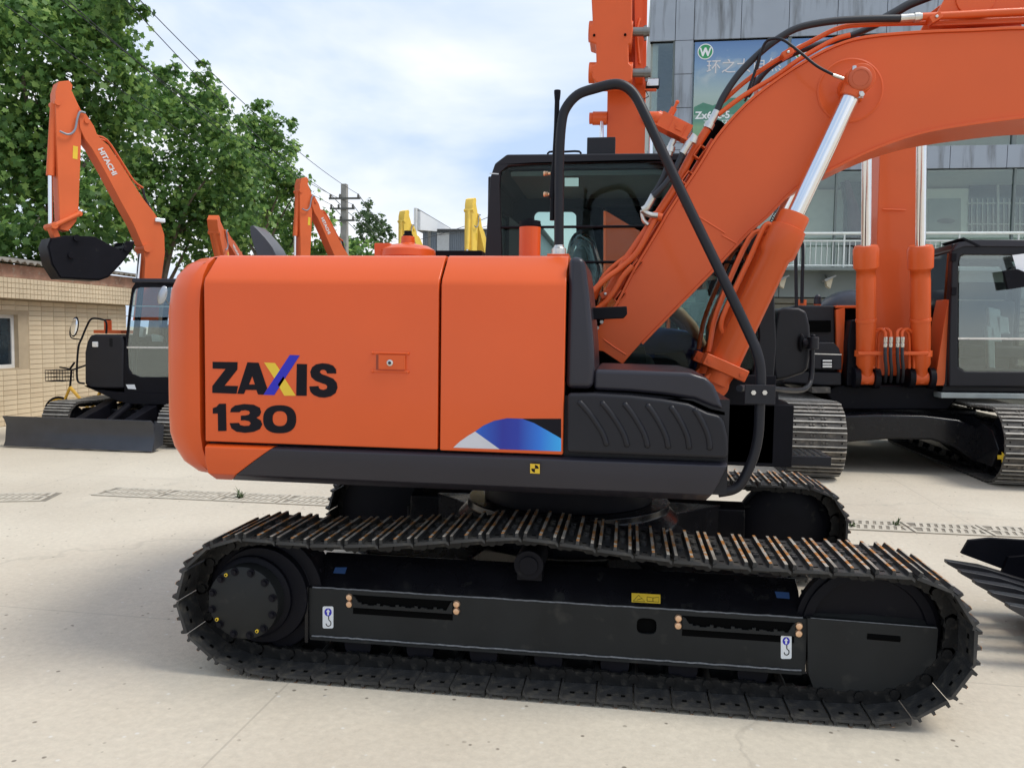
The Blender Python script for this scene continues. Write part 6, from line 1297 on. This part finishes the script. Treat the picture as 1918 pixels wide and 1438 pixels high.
# ================================================================== utility pole, lines
CONCP = mat('weathered_concrete', (.33, .32, .30), .85, var=.15, bump=.3)
UY = 24.5; pb = P(645, 600, UY); UP_ = empty('utility_pole', (pb.x, UY, 0), 0, 'grey concrete utility pole with steel crossarms behind the engine hood', 'utility pole')
UW = Matrix.Translation((-pb.x, -UY, 0)); zt = P(645, 345, UY).z
b = MB(); b.add([(-.16, -.16, 0), (.16, -.16, 0), (.16, .16, 0), (-.16, .16, 0), (-.11, -.11, zt), (.11, -.11, zt), (.11, .11, zt), (-.11, .11, zt)], [(0, 3, 2, 1), (4, 5, 6, 7), (0, 1, 5, 4), (1, 2, 6, 5), (2, 3, 7, 6), (3, 0, 4, 7)]); b.build('pole', [CONCP], UP_, bevel=.02)
DSTL = mat('dark_galvanised', (.14, .14, .13), .5, metal=.4)
arms_ = []
for v, ua, ub in ((372, 616, 675), (391, 618, 664), (413, 624, 664)):
    a, c = P(ua, v, UY-.15), P(ub, v+1, UY-.15); b = MB(); b.bx(a.x, c.x, UY-.17, UY-.11, a.z-.035, a.z+.035, M=UW); ca = b.build('crossarm', [DSTL], UP_)
    for f_ in (.05, .35, .93):
        x = a.x+(c.x-a.x)*f_; b = MB(); b.lathe([(.02, .03), (.05, .05), (.03, .08), (.055, .10), (.03, .13), (.04, .16)], (x, UY-.14, a.z), (0, 0, 1), 10, M=UW); b.build('insulator', [DSTL], ca); arms_.append(Vector((x, UY-.14, a.z+.15)))
LABW = ('thin power line reaching the left end of the pole\'s top crossarm', 'thin power line reaching the right end of the pole\'s top crossarm', 'thin power line reaching the left end of the pole\'s middle crossarm', 'thin power line reaching the right end of the pole\'s middle crossarm', 'thin power line reaching the lowest crossarm of the pole')
LABX = ('thin power line leaving the left end of the pole\'s top crossarm into the distance', 'thin power line leaving the right end of the pole\'s top crossarm into the distance', 'thin power line leaving the left end of the middle crossarm into the distance', 'thin power line leaving the right end of the middle crossarm into the distance')
def wire(a, c, sag, r, lab, grp):
    a, c = Vector(a), Vector(c); mid = (a+c)/2; b = MB(); pts = []
    for i in range(25): t = i/24; pts.append(a.lerp(c, t)-Vector((0, 0, sag*4*t*(1-t)))-mid)
    b.tube(pts, r, 5); o = b.build('power_line', [RUBBER], loc=mid); tag(o, lab, 'power line', grp); return o
src = [(150, -95, 13), (190, -75, 13.4), (60, -60, 12.6), (90, -20, 12.8), (10, 10, 12.6)]
for lw, (u, v, d), e in zip(LABW, src, (arms_[0], arms_[2], arms_[3], arms_[5], arms_[6])):
    wire(CAM+ray(u, v)*d, e, .35, .009, lw, 'power lines from the trees to the pole')
for lw, e, (u, v, d) in zip(LABX, (arms_[0], arms_[2], arms_[3], arms_[5]), ((742, 452, 75), (760, 452, 75), (735, 470, 75), (752, 474, 75))):
    wire(e, CAM+ray(u, v)*d, .5, .016, lw, 'power lines beyond the pole')
wire(CAM+ray(690, 462)*60, CAM+ray(1000, 368)*44, .6, .02, 'long faint cable crossing the sky beside the yellow excavators', None)
wire(CAM+ray(820, 440)*48, CAM+ray(1000, 388)*40, .3, .015, 'short lower cable crossing above the blue-grey warehouse roof', None)
# ================================================================== warehouse and billboard far behind
WHM = mat('blue_grey_sheet', (.17, .20, .235), .5, var=.06); y0 = 62
a, c = P(792, 430, y0), P(1010, 430, y0); WHS = empty('warehouse', (a.x, y0, 0), 0, 'blue-grey corrugated warehouse far behind the yellow excavators', 'warehouse')
b = MB(); n = 60; v = []; 
for i in range(n*2+1):
    x = (c.x-a.x)*i/(n*2); v += [(x, .08*(i % 2), 0), (x, .08*(i % 2), a.z-.15)]
b.add(v, [(2*i, 2*i+2, 2*i+3, 2*i+1) for i in range(n*2)]); b.bx(0, c.x-a.x, .1, 14, 0, a.z-.2); b.build('corrugated_wall', [WHM], WHS)
b = MB(); b.bx(-.4, c.x-a.x+.4, -.4, 14.4, a.z-.14, a.z); b.build('roof', [mat('dark_roof', (.06, .065, .07), .6)], WHS)
for u in (822, 826): 
    p = P(u, 450, y0); b = MB(); b.bx(p.x-a.x-.15, p.x-a.x+.9, -.05, -.01, a.z-2.4, a.z-.3); b.build('light_panel', [mat('light_sheet', (.42, .44, .45), .5)], WHS); break
A1, A2, B1, B2 = P(781, 396, 45), P(781, 431, 45), P(843, 430, 90), P(843, 436, 90)
BBD = empty('billboard', (A1.x, A1.y, 0), 0, 'large white billboard seen at a slant above the warehouse roof', 'billboard')
o_ = Vector((A1.x, A1.y, 0)); T_ = Vector((-.15, .12, 0)).normalized()*.25
b = MB(); vs = [p-o_ for p in (A1, A2, B2, B1)]; vs += [p+Vector((.25, -.1, 0)) for p in vs]; b.add(vs, [(0, 1, 2, 3), (7, 6, 5, 4), (0, 4, 5, 1), (1, 5, 6, 2), (2, 6, 7, 3), (3, 7, 4, 0)]); b.build('panel', [mat('pale_panel', (.62, .64, .66), .6, var=.05)], BBD)
b = MB(); b.tube([A1-o_+Vector((0, 0, .1)), B1-o_+Vector((0, 0, .1))], .10, 6, m=0); b.build('top_beam', [DSTL], BBD)
m1 = (A1.lerp(B1, .25)-o_); b = MB(); b.tube([m1+Vector((0, -.15, 0)), Vector((m1.x, m1.y-.15, 0))], .12, 6); b.build('post', [DSTL], BBD)
m1 = P(778.5, 390, 44.8)-o_; b = MB(); b.bx(m1.x-.09, m1.x+.09, m1.y-.1, m1.y+.1, 0, m1.z); b.build('post', [FRM], BBD)

# ================================================================== yellow bicycle by the tiled wall
yb = 6.9; W1, W2 = P(111, 768, yb), P(191, 763, yb); rw = .25
BK_ = empty('bicycle', (W1.x, yb, 0), 0, 'yellow rental bicycle with a black front basket parked behind the compact excavator', 'bicycle'); W1.z = W2.z = rw+.02
KW = Matrix.Translation((-W1.x, -yb, 0))
W2.x = W1.x+1.0
YB = mat('bicycle_yellow', (.75, .42, .03), .4)
for nm, c in (('front_wheel', W1), ('rear_wheel', W2)):
    b = MB(); b.tube([c+Vector((rw*math.cos(2*math.pi*i/28), 0, rw*math.sin(2*math.pi*i/28))) for i in range(28)], .020, 8, M=KW, closed=True); wh = b.build(nm, [BLACK], BK_)
    b = MB(); b.tube([c+Vector(((rw-.03)*math.cos(2*math.pi*i/28), 0, (rw-.03)*math.sin(2*math.pi*i/28))) for i in range(28)], .014, 6, M=KW, closed=True)
    for i in range(5): b.cyl(c, c+Vector((rw*.93*math.cos(1.26*i), 0, rw*.93*math.sin(1.26*i))), .012, n=6, M=KW)
    b.build('rim', [YB], wh)
hd = W1+Vector((.20, 0, .42)); sx_ = W2+Vector((-.22, 0, .45)); bbk = W1+Vector((.55, 0, .0))
b = MB(); b.tube([hd, bbk+Vector((0, 0, .05)), sx_], .028, 8, M=KW); b.tube([bbk, W2], .018, 6, M=KW); b.tube([sx_, W2], .016, 6, M=KW); b.tube([W1, hd], .022, 8, M=KW); b.build('bicycle_frame', [YB], BK_)
b = MB(); top = hd+Vector((.03, 0, .28)); b.tube([hd, top], .016, 6, M=KW); b.tube(smooth_pts([top+Vector((-.02, -.24, .05)), top+Vector((.03, -.1, .02)), top, top+Vector((.03, .1, .02)), top+Vector((.12, .24, .08))], 3), .014, 6, M=KW); b.tube([top+Vector((0, -.05, 0)), top+Vector((.13, -.1, .12))], .016, 6, M=KW); b.build('handlebar', [BLACK], BK_)
b = MB(); b.sphere(sx_+Vector((0, 0, .22)), .10, 12, sx=1.3, sy=.7, sz=.4, M=KW); b.cyl(sx_, sx_+Vector((0, 0, .2)), .014, n=8, M=KW); b.build('saddle', [WHITE], BK_)
b = MB(); bc_ = W1+Vector((-.13, 0, .52)); 
for zz in (0, .06, .12, .17): b.tube([bc_+Vector((x, y, zz)) for x, y in ((0, -.13), (.30, -.13), (.30, .13), (0, .13))], .006, 4, M=KW, closed=True)
for i in range(7):
    x = .30*i/6
    for y in (-.13, .13): b.tube([bc_+Vector((x, y, 0)), bc_+Vector((x, y, .17))], .005, 4, M=KW)
    b.tube([bc_+Vector((x, -.13, 0)), bc_+Vector((x, .13, 0))], .005, 4, M=KW)
b.build('basket', [BLACK], BK_)

# ================================================================== operator sitting in the front machine's cab
def skin(name, joints, edges, root_i, m_, parent, sub=2):
    me = bpy.data.meshes.new(name); me.from_pydata([j[:3] for j in joints], edges, []); me.materials.append(m_)
    o = bpy.data.objects.new(name, me); COL.objects.link(o); o.parent = parent
    sk_ = o.modifiers.new('skin', 'SKIN'); sk_.use_smooth_shade = True
    for i, j in enumerate(joints): me.skin_vertices[0].data[i].radius = (j[3], j[4] if len(j) > 4 else j[3])
    me.skin_vertices[0].data[root_i].use_root = True
    s_ = o.modifiers.new('sub', 'SUBSURF'); s_.levels = sub; s_.render_levels = sub; return o
yo = .72
H = P(1188, 640, yo); H = Vector((.36, yo, 1.62))
SKINM = mat('skin', (.48, .27, .17), .5, var=.06); NAVY = mat('navy_trousers', (.016, .035, .14), .8, var=.3, vscale=12, bump=.3, bscale=40); SHIRT = mat('dark_shirt', (.02, .022, .028), .85, var=.3, vscale=10); HAIR = mat('black_hair', (.012, .01, .008), .6)
PE = empty('person', (H.x, H.y, 1.12), 0, 'operator in navy trousers seated in the cab, bare forearm reaching forward behind the boom', 'person')
K = lambda u, v, y: P(u, v, y)-Vector((H.x, H.y, 1.12))
hip = Vector((0, 0, .50)); ch = hip+Vector((.16, 0, .42)); nk = hip+Vector((.22, 0, .55)); hd_ = hip+Vector((.27, 0, .68))
shn = K(1238, 560, yo-.17); shf = Vector((shn.x, .17, shn.z)); el = K(1286, 598, yo-.20); wr = K(1314, 640, yo-.16); elf = el+Vector((0, .42, -.02)); wrf = wr+Vector((.03, .34, -.02))
kn = K(1296, 640, yo-.12); knf = kn+Vector((.03, .26, .0)); ft = Vector((kn.x+.12, kn.y, .10)); ftf = Vector((kn.x+.14, knf.y, .10)); hl_ = Vector((.0, -.10, .52)); hr2 = Vector((.0, .10, .52))
J = [(*hip, .15, .13), (*(hip+Vector((.07, 0, .18))), .155, .12), (*ch, .17, .12), (*nk, .06), (*(nk+Vector((.02, 0, .05))), .055), (*shn, .065), (*((shn+el)/2), .052), (*shf, .065), (*((shf+elf)/2), .052),
     ]
ed = [(0, 1), (1, 2), (2, 3), (3, 4), (2, 5), (5, 6), (2, 7), (7, 8)]
body = skin('torso', J, ed, 0, SHIRT, PE)
J = [(*hip, .15, .13), (*hl_, .11), (*hl_.lerp(kn, .5), .095), (*kn, .082), (*kn.lerp(ft, .5), .06), (*ft, .05), (*(ft+Vector((.16, 0, -.02))), .04), (*hr2, .11), (*hr2.lerp(knf, .5), .095), (*knf, .082), (*knf.lerp(ftf, .5), .06), (*ftf, .05), (*(ftf+Vector((.16, 0, -.02))), .04)]
skin('trousers', J, [(0, 1), (1, 2), (2, 3), (3, 4), (4, 5), (5, 6), (0, 7), (7, 8), (8, 9), (9, 10), (10, 11), (11, 12)], 0, NAVY, PE)
for (s0, e0, w0, side) in ((shn, el, wr, -1), (shf, elf, wrf, 1)):
    d = (w0-e0).normalized(); pl = w0+d*.055+Vector((0, 0, -.01)); up1 = (s0+e0)/2
    J = [(*up1, .047), (*e0, .042), (*e0.lerp(w0, .35), .042), (*w0, .026), (*pl, .036, .020)]; E_ = [(0, 1), (1, 2), (2, 3), (3, 4)]
    lat = Vector((0, 1, 0))
    for fi in range(4):
        o0 = lat*(-.030+.020*fi); L_ = (.062, .072, .068, .052)[fi]; a_ = pl+d*.035+o0; b1 = a_+d*L_*.5+Vector((0, 0, -.012)); c1 = b1+d*L_*.25+Vector((0, 0, -L_*.45)); n0 = len(J)
        J += [(*a_, .0095), (*b1, .0088), (*c1, .0075)]; E_ += [(4, n0), (n0, n0+1), (n0+1, n0+2)]
    n0 = len(J); J += [(*(w0+d*.03+lat*(-.035*side)), .012), (*(w0+d*.07+lat*(-.052*side)+Vector((0, 0, -.02))), .010), (*(w0+d*.095+lat*(-.04*side)+Vector((0, 0, -.045))), .008)]; E_ += [(4, n0), (n0, n0+1), (n0+1, n0+2)]
    skin('forearm', J, E_, 1, SKINM, PE)
b = MB(); b.sphere((0, 0, 0), .105, 20, sx=.95, sy=.76, sz=1.15); b.sphere((.098, 0, -.02), .018, 8, sz=1.5); b.sphere((.08, 0, -.065), .022, 8, sy=1.3, sz=.35); b.sphere((0, .078, -.01), .02, 8, sz=1.5); b.sphere((0, -.078, -.01), .02, 8, sz=1.5); b.sphere((.083, .03, .015), .012, 8, 1); b.sphere((.083, -.03, .015), .012, 8, 1)
hh = b.build('head', [SKINM, DARKH], PE, M=Matrix.Translation(hd_) @ Matrix.Rotation(R_(20), 4, 'Y'))
b = MB(); b.sphere((-.012, 0, .03), .115, 20, sx=.95, sy=.78, sz=1.0); b.build('hair', [HAIR], hh, M=Matrix.Translation((-.012, 0, .012)))

# dark curved plate standing up behind the hood, left of the second raised arm
yk = 9.0; pts = XZ([(468, 424), (474, 422), (484, 432), (497, 446), (510, 463), (518, 480), (524, 520), (508, 520), (494, 500), (482, 480), (474, 458), (469, 440)], yk)
b = MB(); zb = pts[7][1]; b.prism(pts, yk, yk+.5); b.bx(pts[7][0], pts[6][0], yk+.1, yk+.4, 0, zb+.02)
o = b.build('upright_bucket', [mat('grey_bucket_paint', (.05, .052, .062), .4, coat=.2)], bevel=.01); tag(o, 'dark grey curved bucket back rising above the hood, left of the second raised arm', 'bucket')
